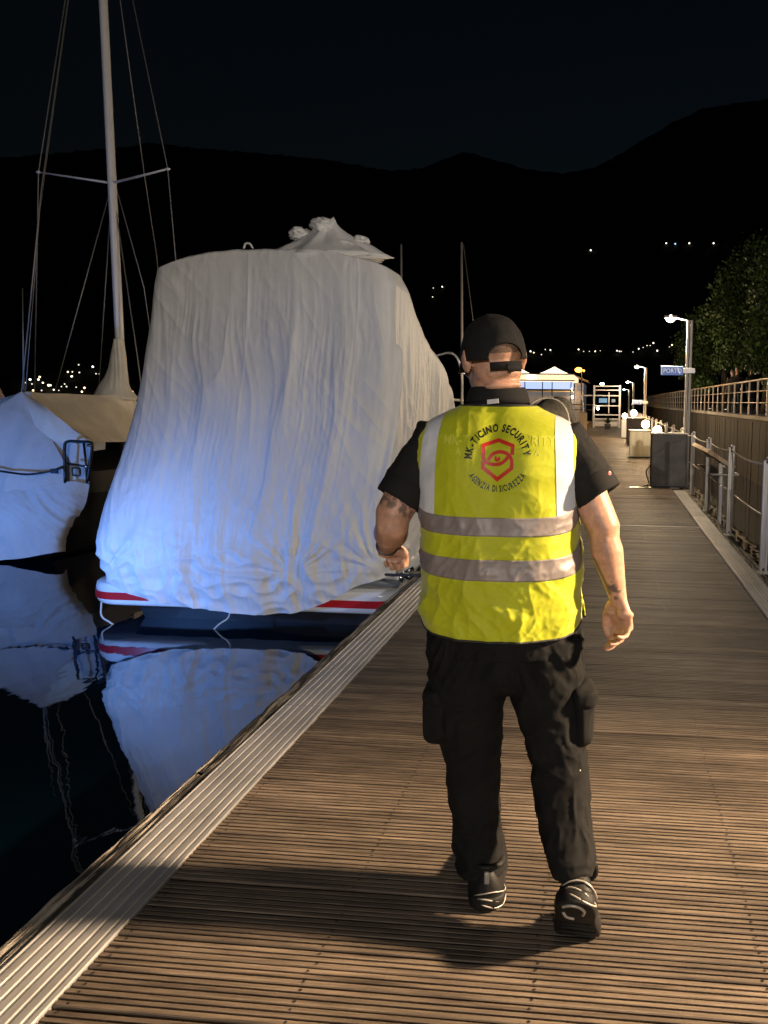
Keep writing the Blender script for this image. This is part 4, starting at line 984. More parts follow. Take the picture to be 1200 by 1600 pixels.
# polo shirt
parts = [loft(torso_rings(0.3, 12.6, 40, 0.004))]
CUL, CUR = at(629, 771, 2.178), at(930, 765, 2.205)
for S_, C_, s in ((SHL, CUL, -1), (SHR, CUR, 1)):
    e = C_ - S_; e /= np.linalg.norm(e)
    parts.append(limb([S_ + [-s * 0.06, 0, 0.0], S_ + [-s * 0.0, 0, 0.002], S_ * 0.5 + C_ * 0.5, C_ - e * 0.012, C_ + e * 0.016], [0.070, 0.078, 0.0725, 0.0725, 0.0715], 28, False))
PV, PF, PN = remesh(join(*parts), 0.0055, 2)
PV = PV + PN * (0.006 * ridge(c3(PV[:, 0] * 9 + PV[:, 2] * 6, PV[:, 1] * 9, PV[:, 2] * 7)) + 0.002 * fbm(PV * 40, 2))[:, None]
polo = add('polo_shirt', (PV, PF), blk, person, True)
for S_, C_, s in ((SHL, CUL, -1), (SHR, CUR, 1)):
    e = C_ - S_; e /= np.linalg.norm(e); side = np.cross(e, [0, 1.0, 0]); side /= np.linalg.norm(side); oth = np.cross(e, side)
    # cuffs cut on the slant: longer under the arm
    rr_ = []
    for f, ra in ((-0.036, 0.0765), (-0.03, 0.0795), (0.018, 0.0800), (0.026, 0.0775), (0.022, 0.066)):
        q = ring(C_ + e * f, side, oth, ra * 0.92, ra, 40); q = q + 0.0025 * fbm(q * 30, 2)[:, None] * e
        rr_.append(q)
    add('cuff', loft(rr_, caps=False), blk, polo, True)
cl = []
for k, (z, a, b, y_) in enumerate(((1.578, 0.094, 0.080, 2.247), (1.60, 0.091, 0.080, 2.250), (1.626, 0.087, 0.081, 2.256), (1.640, 0.0835, 0.081, 2.258), (1.636, 0.079, 0.077, 2.258), (1.60, 0.078, 0.073, 2.256))):
    q = ring((-0.336, y_, z), (1, 0, 0), (0, 1, 0), a, b, 48); q[:, 2] -= 0.030 * np.clip((q[:, 1] - y_) / 0.08, 0, 1) + 0.004 * pn(q * 14); cl.append(q)
add('collar', loft(cl, caps=False), blk, polo, True)
fold = []
for z, a, b, y_ in ((1.640, 0.0845, 0.083, 2.257), (1.632, 0.090, 0.087, 2.256), (1.612, 0.096, 0.090, 2.254), (1.598, 0.100, 0.091, 2.252), (1.596, 0.097, 0.088, 2.252)):
    q = ring((-0.336, y_, z), (1, 0, 0), (0, 1, 0), a, b, 48); q[:, 2] -= 0.030 * np.clip((q[:, 1] - y_) / 0.08, 0, 1) + 0.004 * pn(q * 14); fold.append(q)
add('collar', loft(fold, caps=False), blk, polo, True)
add('label_tag', xform(bbox(-0.017, 0.017, -0.001, 0.001, -0.006, 0.008, 0.0005, 1), Matrix.Translation((-0.333, 2.136, 1.597)) @ Matrix.Rotation(-0.12, 4, 'Y') @ Matrix.Rotation(-0.4, 4, 'X')), mat('white woven label', (0.6, 0.58, 0.55), 0.8), polo)
em = CUR * 0.72 + SHR * 0.28 + np.array([0.066, -0.042, 0.010])
add('sleeve_emblem', xform(ell((0, 0, 0), (0.004, 0.011, 0.014), n=14, m=10), Matrix.Translation(em) @ Matrix.Rotation(math.radians(-35), 4, 'Z')), mat('white and red badge', (0.65, 0.6, 0.58), 0.7, col2=(0.5, 0.06, 0.05), var=0.1, vscale=(90, 90, 90), ramp=(0.48, 0.52)), polo, True)

# high-visibility vest: back and front panels over the torso, armholes at the sides
hv = mat('fluorescent yellow polyester', (0.43, 0.455, 0.010), 0.62, var=0.05, vscale=(8, 8, 8), bump=0.25, bscale=(420, 420, 420), bdist=0.0015, sheen=0.15, spec=0.3)
tape = mat('grey reflective tape', (0.235, 0.20, 0.185), 0.5, 0.1, var=0.12, vscale=(9, 9, 9), bump=0.3, bscale=(60, 60, 60), bdist=0.002)
tape_glare = mat('shoulder tape with painted glare', (0.66, 0.67, 0.70), 0.34, 0.1, var=0.10, vscale=(9, 9, 9), bump=0.4, bscale=(50, 50, 50), bdist=0.003)  # same tape as the bands, retroreflective glare put into the paler colour
bind = mat('dark binding tape', (0.02, 0.02, 0.018), 0.7)
def armhole(tau):
    return math.radians(24) * np.sqrt(np.clip(1 - ((tau - 7.15) / 2.45) ** 2, 0, 1))
def vest_pt(u, t, back=True, off=0.020, rip=True):
    """u -1..1 across the panel (left to right in the picture), t 0 hem .. 1 top"""
    u = np.asarray(u, float); t = np.asarray(t, float); sgn = -1 if back else 1
    thc = np.abs(u)                                # 0 centre .. 1 side seam
    th_h = 1.10 + 0.55 * thc ** 5                   # hem rises at the side seams
    top = 12.75 - (0 if back else 3.2) * (1 - np.clip(thc / 0.5, 0, 1)) ** 1.0
    tau = th_h + (top - th_h) * t
    th = (math.pi / 2) * (1 - u) + u * 0; th = math.pi / 2 - (math.pi / 2 - armhole(tau)) * u
    P = torso(tau, sgn * th if back else th, 0.0)
    Nn = np.stack([np.cos(th), sgn * np.sin(th) * 1.0, 0.15 + 0 * th], -1); Nn /= np.linalg.norm(Nn, axis=-1)[..., None]
    low = sst(6.5, 1.5, tau); D = off + 0.010 * low + 0 * tau
    if rip:
        x, z = P[..., 0].ravel(), P[..., 2].ravel(); sh = u.shape; sd = 0 if back else 40
        w = 0.03 * pn(c3(x * 5, z * 5, 1.0 + sd))
        f = 0.010 * ridge(c3(x * 7 + z * 5.0 + w * 20, z * 2.6 - x * 2, 2.0 + sd)) + 0.0060 * crease(c3(x * 14 + w * 40, z * 3.6, 5.0 + sd)) + 0.0042 * crease(c3(x * 15 - z * 17 + w * 40, z * 9 + x * 9, 8.0 + sd)) + 0.0012 * ridge(c3(x * 45, z * 38, 3.0 + sd))
        horizontal = 0.010 * np.exp(-((z - 0.985) / 0.035) ** 2) * ridge(c3(x * 3.5 + 4, z * 9 + x * 2.2, 9.0))
        calm = 0.30 + 0.70 * (1 - np.exp(-(((x + 0.315) / 0.11) ** 2 + ((z - 1.44) / 0.09) ** 2)))
        D = D + ((f + horizontal) * calm).reshape(sh) * (0.45 + 0.9 * low)
    return P + Nn * D[..., None]
def vest_patch(u0, u1, t0, t1, nu, nv, back=True, off=0.020, edge=None):
    u = np.linspace(u0, u1, nu) if np.isscalar(u0) else None; t = np.linspace(t0, t1, nv)
    U, Tt = np.meshgrid(u, t); P = vest_pt(U, Tt, back, off); F_ = gridf(nu, nv, 0, not back)
    return P, F_
PB, FB = vest_patch(-1, 1, 0, 1, 230, 260); PFr, FFr = vest_patch(-1, 1, 0, 1, 110, 120, False)
vest = add('vest', join((PB.reshape(-1, 3), FB), (PFr.reshape(-1, 3), FFr)), hv, person, True)
so = vest.modifiers.new('thickness', 'SOLIDIFY'); so.thickness = 0.0022; so.offset = -1
def edge_tube(P, r=0.0032): return tube(P, r, 6)
add('binding', edge_tube(PB[0] + [0, 0, -0.001], 0.0034), bind, vest, True)
add('binding', edge_tube(PFr[0] + [0, 0, -0.001]), bind, vest, True)
add('binding', edge_tube(PB[-1]), bind, vest, True)
tt = np.linspace(0, 1, 260); tauB = 1.65 + (12.75 - 1.65) * tt; sel = np.where((tauB > 4.8) & (tauB < 9.55))[0]
for c_ in (0, -1): add('binding', edge_tube(PB[sel][:, c_], 0.0036), bind, vest, True)
BVH = BVHTree.FromPolygons([Vector(p) for p in PB.reshape(-1, 3)], [tuple(f) for f in FB])
def t_of_z(z): # hem-to-top parameter of a height at the centre of the back
    z_ = spl(1.10 + (12.75 - 1.10) * tt, TT, TP[:, 0]); return float(np.interp(z, z_, tt))
for z0, z1 in ((at(780, 840, 2.06)[2], at(780, 811, 2.06)[2]), (at(780, 909, 2.06)[2], at(780, 876, 2.06)[2])):
    P, F_ = vest_patch(-1, 1, t_of_z(z0), t_of_z(z1), 150, 14, off=0.0216)
    nb_ = add('reflective_band', (P.reshape(-1, 3), F_), tape, vest, True); s_ = nb_.modifiers.new('thickness', 'SOLIDIFY'); s_.thickness = 0.001
    P, F_ = vest_patch(-1, 1, t_of_z(z0), t_of_z(z1), 80, 10, False, off=0.0216); add('reflective_band', (P.reshape(-1, 3), F_), tape, vest, True)
def vband(x0t, x1t, x0b, x1b, zb, back=True):
    """vertical tape from the shoulder to the first band, by X at top and bottom"""
    t = np.linspace(t_of_z(zb), 0.985, 70); rows = []
    uu = np.linspace(-1, 1, 400)
    for k, q in enumerate(t):
        P = vest_pt(uu, np.full(400, q), back, 0.0216); f = k / 69; a = x0b + (x0t - x0b) * f; b = x1b + (x1t - x1b) * f
        u_a, u_b = np.interp([a, b], P[:, 0], uu); rows.append(vest_pt(np.linspace(u_a, u_b, 12), np.full(12, q), back, 0.0216))
    return np.array(rows).reshape(-1, 3), gridf(12, 70, 0, not back)
zb = at(780, 811, 2.06)[2]
for a, b in (((-0.528, -0.482), (-0.553, -0.497)), ((-0.158, -0.112), (-0.140, -0.090))):
    add('shoulder_tape', vband(a[0], a[1], b[0], b[1], zb), tape_glare, vest, True); add('shoulder_tape', vband(a[0], a[1], b[0], b[1], zb, False), tape_glare, vest, True)
# ---- print on the back
LC = at(776.5, 716, 2.06); PXM = at(777.5, 716, 2.06)[0] - LC[0]
def onto(V2, off=0.0012):
    """picture-plane offsets in metres from the emblem centre -> vest surface"""
    out = []
    for x, z in V2:
        h = BVH.ray_cast(Vector((LC[0] + x, 1.0, LC[2] + z)), Vector((0, 1, 0)))
        p = h[0] if h[0] is not None else Vector((LC[0] + x, 2.05, LC[2] + z)); out.append((p.x, p.y - off, p.z))
    return np.array(out)
ink_k = mat('black print', (0.010, 0.010, 0.008), 0.5); ink_r = mat('red print', (0.52, 0.022, 0.010), 0.5); ink_y = mat('pale raised print', (0.56, 0.57, 0.06), 0.45)
def arc_text(s, R_, h, a0, a1, bottom=False, cond=0.62):
    adv = []; gl = []
    for ch in s:
        if ch == ' ': adv.append(0.42); gl.append(None); continue
        v, f = text_vf(ch, 1.0, 0.04, sub=0.25); w = v[:, 0].max() - v[:, 0].min(); v[:, 0] -= (v[:, 0].max() + v[:, 0].min()) / 2; adv.append(w + 0.17); gl.append((v, f))
    tot = sum(adv); cum = 0; parts_ = []
    for ch, a, g in zip(s, adv, gl):
        mid = (cum + a / 2) / tot; cum += a
        if g is None: continue
        ang = a0 + (a1 - a0) * mid; v, f = g; v = v.copy(); k = abs(a1 - a0) * R_ / tot
        q = np.column_stack([v[:, 0] * k, (v[:, 1] - 0.36) * h / 0.72])
        r_hat = np.array([math.cos(ang), math.sin(ang)]); t_hat = np.array([math.sin(ang), -math.cos(ang)])
        if bottom: r_hat, t_hat = -r_hat, -t_hat
        base = np.array([math.cos(ang), math.sin(ang)]) * R_
        parts_.append((onto(base + q[:, :1] * t_hat + q[:, 1:] * r_hat), f))
    return join(*parts_)
u_ = PXM
add('lettering', arc_text('MK-TICINO SECURITY', 46.5 * u_, 11.5 * u_, math.radians(183), math.radians(4)), ink_k, vest)
add('lettering', arc_text('AGENZIA DI SICUREZZA', 47.5 * u_, 9.6 * u_, math.radians(211), math.radians(331), True), ink_k, vest)
def ghost(s, h, x0, x1, z, hole):
    v, f = text_vf(s, 1.0, 0.02, sub=0.3); w = v[:, 0].max() - v[:, 0].min(); v[:, 0] = x0 + (v[:, 0] - v[:, 0].min()) / w * (x1 - x0); v[:, 1] = z + v[:, 1] * h / 0.72
    keep = np.hypot(v[:, 0], v[:, 1]) > hole; return onto(v[:, :2], 0.0009), [q for q in f if keep[list(q)].all()]
add('lettering', ghost('MK-TICINO SECURITY', 15 * u_, -88 * u_, 89 * u_, 20 * u_, 57 * u_), ink_y, vest)
add('lettering', ghost('AGENZIA DI SICUREZZA', 11 * u_, -67 * u_, 66 * u_, 4 * u_, 57 * u_), ink_y, vest)
def stroke(pts, w, k=10, closed=False):
    P = cr(np.array(pts, float), k) if k > 1 else np.array(pts, float); T = np.gradient(P, axis=0); T /= np.linalg.norm(T, axis=1)[:, None] + 1e-9; Nn = np.column_stack([-T[:, 1], T[:, 0]])
    V = np.concatenate([P + Nn * w / 2, P - Nn * w / 2]); n = len(P); return V, [(i, i + 1, n + i + 1, n + i) for i in range(n - 1)]
def lg(x, y): return ((x - 576) / 6.0 * u_, (456 - y) / 6.0 * u_)      # emblem units
def poly(pts, w):
    """polyline stroke with mitred corners, densely sampled"""
    P = np.array(pts, float); out = []
    d = np.diff(P, axis=0); d /= np.linalg.norm(d, axis=1)[:, None]; nn = np.column_stack([-d[:, 1], d[:, 0]])
    L_, R_ = [], []
    for i in range(len(P)):
        n_ = nn[0] if i == 0 else nn[-1] if i == len(P) - 1 else (nn[i - 1] + nn[i]) / (1 + nn[i - 1] @ nn[i])
        L_.append(P[i] + n_ * w / 2); R_.append(P[i] - n_ * w / 2)
    A_, B_ = [], []
    for i in range(len(P) - 1):
        for f in np.linspace(0, 1, 8, endpoint=(i == len(P) - 2)): A_.append(L_[i] * (1 - f) + L_[i + 1] * f); B_.append(R_[i] * (1 - f) + R_[i + 1] * f)
    n = len(A_); return np.concatenate([A_, B_]), [(i, i + 1, n + i + 1, n + i) for i in range(n - 1)]
sw = 36 / 6.0 * u_
em_parts = []
upper = [lg(714, 425), lg(714, 340), lg(576, 293), lg(438, 340), lg(438, 440)]
em_parts.append(poly(upper, sw))
em_parts.append(stroke([lg(438, 436), lg(446, 468), lg(474, 500), lg(525, 516), lg(585, 514), lg(640, 486), lg(680, 440)], sw * 0.92))
em_parts.append(poly([lg(438, 488), lg(440, 548), lg(576, 655), lg(712, 548), lg(714, 500)], sw))
em_parts.append(stroke([lg(714, 504), lg(706, 462), lg(676, 424), lg(630, 402), lg(578, 402), lg(525, 425), lg(486, 478)], sw * 0.92))
t = np.linspace(0, 2 * math.pi, 20, endpoint=False); pc = lg(572, 462)
pu = np.column_stack([pc[0] + 29 / 6 * u_ * np.cos(t), pc[1] + 29 / 6 * u_ * np.sin(t)])
notch = lambda q: q
em_parts.append((np.concatenate([pu, [[pc[0], pc[1] - 8 / 6 * u_]]]), [(20, k, (k + 1) % 20) for k in range(20) if not (3 <= k <= 5)]))
V = []; F_ = []; n0 = 0
for v, f in em_parts:
    V.append(onto(v, 0.0013)); F_ += [tuple(q + n0 for q in g) for g in f]; n0 += len(v)
add('emblem', (np.concatenate(V), F_), ink_r, vest)

# trousers
tro = mat('charcoal cargo cotton', (0.0085, 0.0085, 0.0084), 0.85, var=0.2, vscale=(6, 6, 6), bump=0.35, bscale=(500, 500, 500), bdist=0.001, spec=0.12)
def leg(rows):
    zs = []; R_ = []
    for (py, xo, xi, Y, dd) in rows:
        a, b = at(xo, py, Y), at(xi, py, Y); c = (a + b) / 2; R_.append((c[0], c[1], c[2], abs(b[0] - a[0]) / 2, dd))
    R_ = np.array(R_); q = cr(R_, 7); return loft([ring(k[:3], (1, 0, 0), (0, 1, 0), k[3], k[4], 36, 2.2) for k in q])
LL = leg([(985, 668, 792, 2.235, 0.135), (1040, 671, 794, 2.235, 0.135), (1090, 676, 789, 2.24, 0.118), (1140, 687, 785, 2.25, 0.105), (1190, 698, 781, 2.26, 0.096), (1240, 702, 780, 2.262, 0.089), (1300, 709, 784, 2.255, 0.085), (1335, 713, 789, 2.25, 0.083), (1354, 716, 791, 2.245, 0.082)])
RL = leg([(985, 784, 911, 2.235, 0.135), (1040, 789, 913, 2.235, 0.135), (1090, 800, 913, 2.225, 0.118), (1140, 815, 915, 2.215, 0.105), (1190, 827, 917, 2.195, 0.096), (1240, 836, 921, 2.170, 0.089), (1300, 844, 926, 2.130, 0.084), (1335, 853, 930, 2.10, 0.078), (1358, 859, 931, 2.085, 0.074)])
pel = loft(torso_rings(-0.0, 1.4, 8, 0.010))
V, F_, N_t = remesh(join(LL, RL, pel, ell((-0.312, 2.225, 0.80), (0.17, 0.125, 0.11))), 0.0058, 3)
x, y, z = V.T; legside = np.where(x < -0.30, 0.0, 7.0); wv = 0.06 * fbm(V * 5, 2)
D = 0.0065 * crease(c3(x * 4 + z * 5 + legside, y * 4, z * 6 + wv * 30)) + 0.0060 * crease(c3(x * 12 - z * 8, y * 14 + legside, z * 10 + wv * 40)) + 0.0016 * ridge(c3(x * 34, y * 34, z * 30 + legside))
D += 0.012 * sst(0.30, 0.12, z) * ridge(c3(x * 5, y * 5 + legside, z * 19 + wv * 20)) + 0.008 * np.exp(-((z - 0.50) / 0.08) ** 2) * ridge(c3(x * 4 + legside, y * 4, z * 17 - x * 12)) + 0.010 * np.exp(-((z - 0.80) / 0.07) ** 2) * ridge(c3(x * 6, y * 3, z * 14 + np.abs(x + 0.31) * 26))
V = V + N_t * D[:, None]
trs = add('trousers', (V, F_), tro, person, True)
def pocket(c, s, rz, seed):
    V, F_ = ell((0, 0, 0), (1, 1, 1), n=36, m=24); V = np.sign(V) * np.abs(V) ** 0.5 * 0.5
    V2, F2, N2 = remesh((V * np.array(s), F_), 0.006, 3); V2 = V2 + N2 * (0.009 * ridge(V2 * np.array([16, 16, 11]) + seed))[:, None]
    M = Matrix.Translation(c) @ Matrix.Rotation(rz, 4, 'Z') @ Matrix.Rotation(math.radians(2), 4, 'Y'); return xform((V2, F2), M)
for pxy, rz, seed, s in (((697, 1106), math.radians(-14), 3.0, -1), ((901, 1108), math.radians(16), 8.0, 1)):
    c = at(pxy[0], pxy[1], 2.235); pk_ = add('cargo_pocket', pocket(c, (0.085, 0.20, 0.185), rz, seed), tro, trs, True)
    add('flap', pocket(c + [0.004 * s, -0.003, 0.070], (0.086, 0.208, 0.062), rz, seed + 4), tro, pk_, True)
add('stud', ell(at(906, 1204, 2.10), (0.003, 0.003, 0.003), n=8, m=6), MT['steel'], trs, True)

# shoes
shoe_m = mat('black trainer', (0.006, 0.0058, 0.0055), 0.6, spec=0.25, bump=0.4, bscale=(180, 180, 180), bdist=0.002); sole_m = mat('black rubber sole', (0.007, 0.0066, 0.006), 0.65, spec=0.25, bump=0.4, bscale=(80, 80, 80), bdist=0.003)
silver = mat('silver moulded trim', (0.34, 0.31, 0.27), 0.4, 0.3)
def foot_w(x): return spl(x, [0, 0.02, 0.07, 0.12, 0.19, 0.24, 0.28, 0.303], [0.018, 0.045, 0.053, 0.050, 0.060, 0.058, 0.043, 0.012])
def shoe_parts():
    up = []
    for x in np.linspace(0.004, 0.298, 26):
        h = float(spl(x, [0, 0.02, 0.06, 0.09, 0.13, 0.18, 0.24, 0.30], [0.070, 0.104, 0.112, 0.108, 0.092, 0.074, 0.060, 0.040])); w = float(foot_w(x)) * 0.97
        q = ring((0, 0, 0), (1, 0, 0), (0, 1, 0), 1, 1, 28, 2.4); yv, zv = q[:, 0], q[:, 1]
        up.append(np.column_stack([np.full(28, x), yv * w * np.where(zv > 0, 1 - 0.35 * zv, 1), np.where(zv > 0, 0.03 + zv * (h - 0.03), 0.03 + zv * 0.012)]))
    so_ = []
    for z, s in ((0.0, 0.93), (0.004, 1.0), (0.016, 1.04), (0.030, 1.03), (0.036, 0.96)):
        xs = np.linspace(0, 0.303, 30); w = foot_w(xs) * s; lip = 0.006 * (s - 0.93) / 0.1
        so_.append(np.concatenate([np.column_stack([xs * (1 + lip) - lip * 0.5, w, np.full(30, z)]), np.column_stack([xs[::-1] * (1 + lip) - lip * 0.5, -w[::-1], np.full(30, z)])]))
    collar_ = tube(np.column_stack([0.062 + 0.050 * np.cos(np.linspace(0, 2 * math.pi, 25)), 0.044 * np.sin(np.linspace(0, 2 * math.pi, 25)), 0.112 - 0.010 * np.cos(np.linspace(0, 2 * math.pi, 25))]), 0.009, 8)
    tab = bbox(-0.002, 0.008, -0.007, 0.007, 0.080, 0.116, 0.003, 2)
    sw_ = []
    for j, (zz, r) in enumerate(((0.016, 0.0026), (0.027, 0.0022), (0.046, 0.0020))):
        tt_ = np.linspace(-2.35, 0.3 + 0.2 * j, 18); xs = 0.040 - 0.046 * np.cos(tt_ * 0.9) * (1 - 0.05 * j); ys = 0.041 * np.sin(tt_) ; sw_.append(tube(np.column_stack([np.clip(0.045 + 0.048 * -np.cos(tt_), -0.004, 0.2), -0.0520 * np.sin(-tt_), zz + 0.010 * np.sin(tt_ * 2 + j)]), r, 6))
    c1 = tube(cr([(0.025, 0.030, -0.001), (0.012, 0.012, -0.001), (0.016, -0.010, -0.001), (0.040, -0.024, -0.001), (0.065, -0.02, -0.001)]), 0.0042, 6)
    c2 = tube(cr([(0.06, 0.030, -0.001), (0.085, 0.024, -0.001), (0.095, 0.004, -0.001)]), 0.0042, 6)
    tread = [bbox(x0, x0 + 0.012, -float(foot_w(x0)) * 0.82, float(foot_w(x0)) * 0.82, -0.004, 0.002, 0.0015, 1) for x0 in np.arange(0.13, 0.27, 0.022)]
    return dict(upper=loft(up), sole=loft(so_), collar=collar_, heel_tab=tab, swirl=join(*sw_), sole_mark=join(c1, c2), tread=join(*tread))
def place_shoe(heel_to, yaw, pitch, lift):
    """shoe with its heel raised about the ball of the foot"""
    root = None; base = np.asarray(heel_to, float); ball = 0.221
    for nm, (V, F_) in shoe_parts().items():
        V = np.array(V) * [1.08, 1.14, 1.12]; w = sst(ball + 0.05, ball - 0.05, V[:, 0]); ang = pitch * w
        dx, dz = V[:, 0] - ball, V[:, 2]; X = ball + dx * np.cos(ang) + dz * np.sin(ang); Z = -dx * np.sin(ang) + dz * np.cos(ang) + lift
        c_, s_ = math.cos(yaw), math.sin(yaw)
        # local x runs forward along +Y
        lx, ly = X - ball, V[:, 1]
        W = np.column_stack([base[0] + lx * s_ - ly * c_, base[1] + lx * c_ + ly * s_, Z])
        o = add('shoe' if root is None else nm, (W, F_), {'upper': shoe_m, 'sole': sole_m, 'collar': shoe_m, 'heel_tab': silver, 'swirl': silver, 'sole_mark': silver, 'tread': sole_m}[nm], person if root is None else root, True)
        if root is None: root = o
    return root
hlp = np.array([at(752, 1400, 2.16)[0], 2.158])
place_shoe((hlp[0] - 0.016, 2.150 + 0.221, 0), math.radians(-9), 0.0, 0.005)
place_shoe((-0.062, 2.078, 0), math.radians(3), math.radians(57), 0.006)
add('sock', limb([ANR + [0, -0.012, -0.03], ANR + [0, -0.006, 0.05]], [0.040, 0.042], 18), mat('white sock', (0.75, 0.74, 0.72), 0.85), person, True)
add('sock', limb([ANL + [0, 0, -0.02], ANL + [0, 0, 0.05]], [0.038, 0.041], 18), mat('dark sock', (0.03, 0.03, 0.03), 0.85), person, True)
# wristband
e = WRL - ELL_; e /= np.linalg.norm(e); s1 = np.cross(e, [0, 0, 1.0]); s1 /= np.linalg.norm(s1); s2 = np.cross(e, s1); t = np.linspace(0, 2 * math.pi, 25); cc = WRL - e * 0.008
add('wristband', tube(np.array([cc + 0.0335 * math.cos(q) * s1 + 0.0315 * math.sin(q) * s2 for q in t]), 0.005, 8), MT['black'], person, True)

# ------------------------------------------------------------------ moored boats farther along the dock
canv = mat('dark grey boat canvas', (0.13, 0.126, 0.12), 0.8, var=0.3, vscale=(3, 3, 3)); canl = mat('light grey boat canvas', (0.40, 0.37, 0.33), 0.8, var=0.15, vscale=(3, 3, 3))
def small_boat(x, y, label, cm, s=1.0, arch=True, hc=0.95):
    t = thing('moored_boat', label, 'boat', (x, y, WZ), 'small boats moored along the left of the dock')
    R = []
    for dy, hw, zt in ((0, 0.85, 0.30), (0.8, 0.95, 0.32), (2.4, 0.95, 0.42), (3.8, 0.6, 0.56), (4.6, 0.05, 0.68)):
        R.append(np.array([(x - hw * s, y + dy * s, WZ + 0.2 + zt), (x - hw * 0.85 * s, y + dy * s, WZ), (x - hw * 0.3 * s, y + dy * s, WZ - 0.25), (x + hw * 0.3 * s, y + dy * s, WZ - 0.25), (x + hw * 0.85 * s, y + dy * s, WZ), (x + hw * s, y + dy * s, WZ + 0.2 + zt)]))
    add('hull', loft(R), MT['gel'], t)
    nn, mm = 30, 24; U, Vv = np.meshgrid(np.linspace(-1, 1, nn), np.linspace(0, 1, mm))
    Z = WZ + 0.5 + hc * (1 - np.abs(U) ** 2.2) ** 0.6 * np.sin(np.clip(0.005 + Vv * 0.99, 0, 1) * math.pi) ** 0.38 + 0.03 * pn(c3(U.ravel() * 3, Vv.ravel() * 6, x)).reshape(U.shape)
    P = np.stack([x + U * 0.95 * s, y + Vv * 3.4 * s, Z], -1).reshape(-1, 3); add('canopy', (P, gridf(nn, mm)), cm, t, True)
    if arch:
        a = np.linspace(0, math.pi, 15)
        add('windscreen_frame', tube(np.column_stack([x + 0.92 * s * np.cos(a), y + 0.35 + 0.5 * np.sin(a), WZ + 0.5 + (hc + 0.03) * np.sin(a) ** 0.6]), 0.035, 8), MT['gel'], t, True)
        add('bow_rail', tube(np.column_stack([x + 0.9 * s * np.cos(a), y + 0.4 + 4.0 * s * np.sin(a), np.full(15, WZ + 1.15)]), 0.016, 8), MT['steel'], t, True)
    return t
small_boat(-2.85, 17.5, 'small moored boat with dark canopy and white windscreen frame nearest behind the guard', canv, 1.05)
small_boat(-2.9, 24.5, 'second small moored boat with light grey canopy behind the dark one', canl, 1.1, hc=1.5)
small_boat(-2.75, 33.0, 'third small moored boat with dark canopy near the wooden post', canv, 1.15, hc=1.75)
small_boat(-2.9, 41.0, 'farthest small moored boat with light canopy before the pavilion', canl, 1.2, hc=1.9)
tag(add('wooden_post', bbox(-1.45, -1.05, 38.0, 38.2, 0.004, 1.05, 0.02), mat('pale wood board', (0.36, 0.27, 0.17), 0.7, var=0.25, vscale=(8, 8, 1))), 'short pale wooden board standing on the left dock edge', 'post')
fl = thing('dock_fence', 'low orange lit horizontal rail fence left of the white portal', 'fence', (-3.0, 50, WZ))
for z in (1.05, 1.4): add('rail', tube([(-6.2, 50, z), (-0.9, 50, z)], 0.035, 8), mat('fence rail', (0.4, 0.24, 0.14), 0.6), fl, True)
for x in (-6.0, -4.3, -2.6, -1.0): add('post', bbox(x - 0.04, x + 0.04, 49.96, 50.04, WZ - 0.3, 1.42, 0.01, 1), MT['galv'], fl)
# distant masts
def distant_yacht(px, Y, ztop, label, two=True):
    b = at(px, 600, Y); t = thing('distant_yacht', label, 'sailboat', (b[0], Y, WZ))
    R = [np.array([(b[0] - hw, Y + dy, 0.5), (b[0] - hw * 0.7, Y + dy, WZ - 0.2), (b[0] + hw * 0.7, Y + dy, WZ - 0.2), (b[0] + hw, Y + dy, 0.5)]) for dy, hw in ((-3, 0.8), (0, 1.2), (3, 0.8), (4.6, 0.05))]
    add('hull', loft(R), MT['navy'], t); add('cabin', bbox(b[0] - 0.7, b[0] + 0.7, Y - 2, Y + 1.5, 0.51, 0.95, 0.1), MT['gel'], t)
    add('mast', tube([(b[0], Y, 0.5), (b[0] - 0.02, Y, ztop)], [0.06, 0.045], 10), MT['mast'], t, True)
    add('boom', tube([(b[0], Y, 1.6), (b[0], Y - 3, 1.65)], 0.05, 8), MT['mast'], t, True)
    if two: add('forestay', tube([(b[0] + 0.05, Y, ztop - 0.05), (b[0] + 0.34, Y + 4.0, 0.5)], 0.02, 6), MT['wire'], t, True)
    return t
distant_yacht(722, 30.0, 7.9, 'distant yacht mast rising just left of the black cap')
distant_yacht(629, 34.0, 8.7, 'distant yacht mast showing just right of the boat cover top', False)

# ------------------------------------------------------------------ floating pavilion
pv = thing('pavilion', 'lit white floating pavilion with pointed tent roofs behind the guard', 'building', (-6.2, 62, WZ))
gw = mat('pavilion grey wall', (0.38, 0.36, 0.35), 0.7, emit=(0.5, 0.47, 0.45), estr=0.16); cream = mat('lit cream fascia', (0.7, 0.6, 0.42), 0.7, emit=(1.0, 0.78, 0.5), estr=1.1)  # lamplight on wall and fascia put in as their own glow
x0, x1 = -10.6, at(897, 620, 62)[0]
zz = lambda py: at(860, py, 62)[2]
add('pontoon', bbox(x0 - 0.4, x1 + 1.3, 61.6, 71, WZ - 0.3, -0.1, 0.05, 1), MT['under'], pv)
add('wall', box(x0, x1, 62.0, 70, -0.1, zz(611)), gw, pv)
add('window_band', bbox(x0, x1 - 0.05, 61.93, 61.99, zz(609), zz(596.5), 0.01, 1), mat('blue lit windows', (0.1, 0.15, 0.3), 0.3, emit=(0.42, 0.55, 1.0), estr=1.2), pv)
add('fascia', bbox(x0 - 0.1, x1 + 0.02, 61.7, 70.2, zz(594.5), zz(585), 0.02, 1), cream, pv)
for z_a, z_b in ((595.3, 593.6), (585.6, 583.6), (610.5, 608.0)): add('trim', box(x0 - 0.12, x1 + 0.04, 61.62, 61.69, zz(z_a), zz(z_b)), MT['black'], pv)
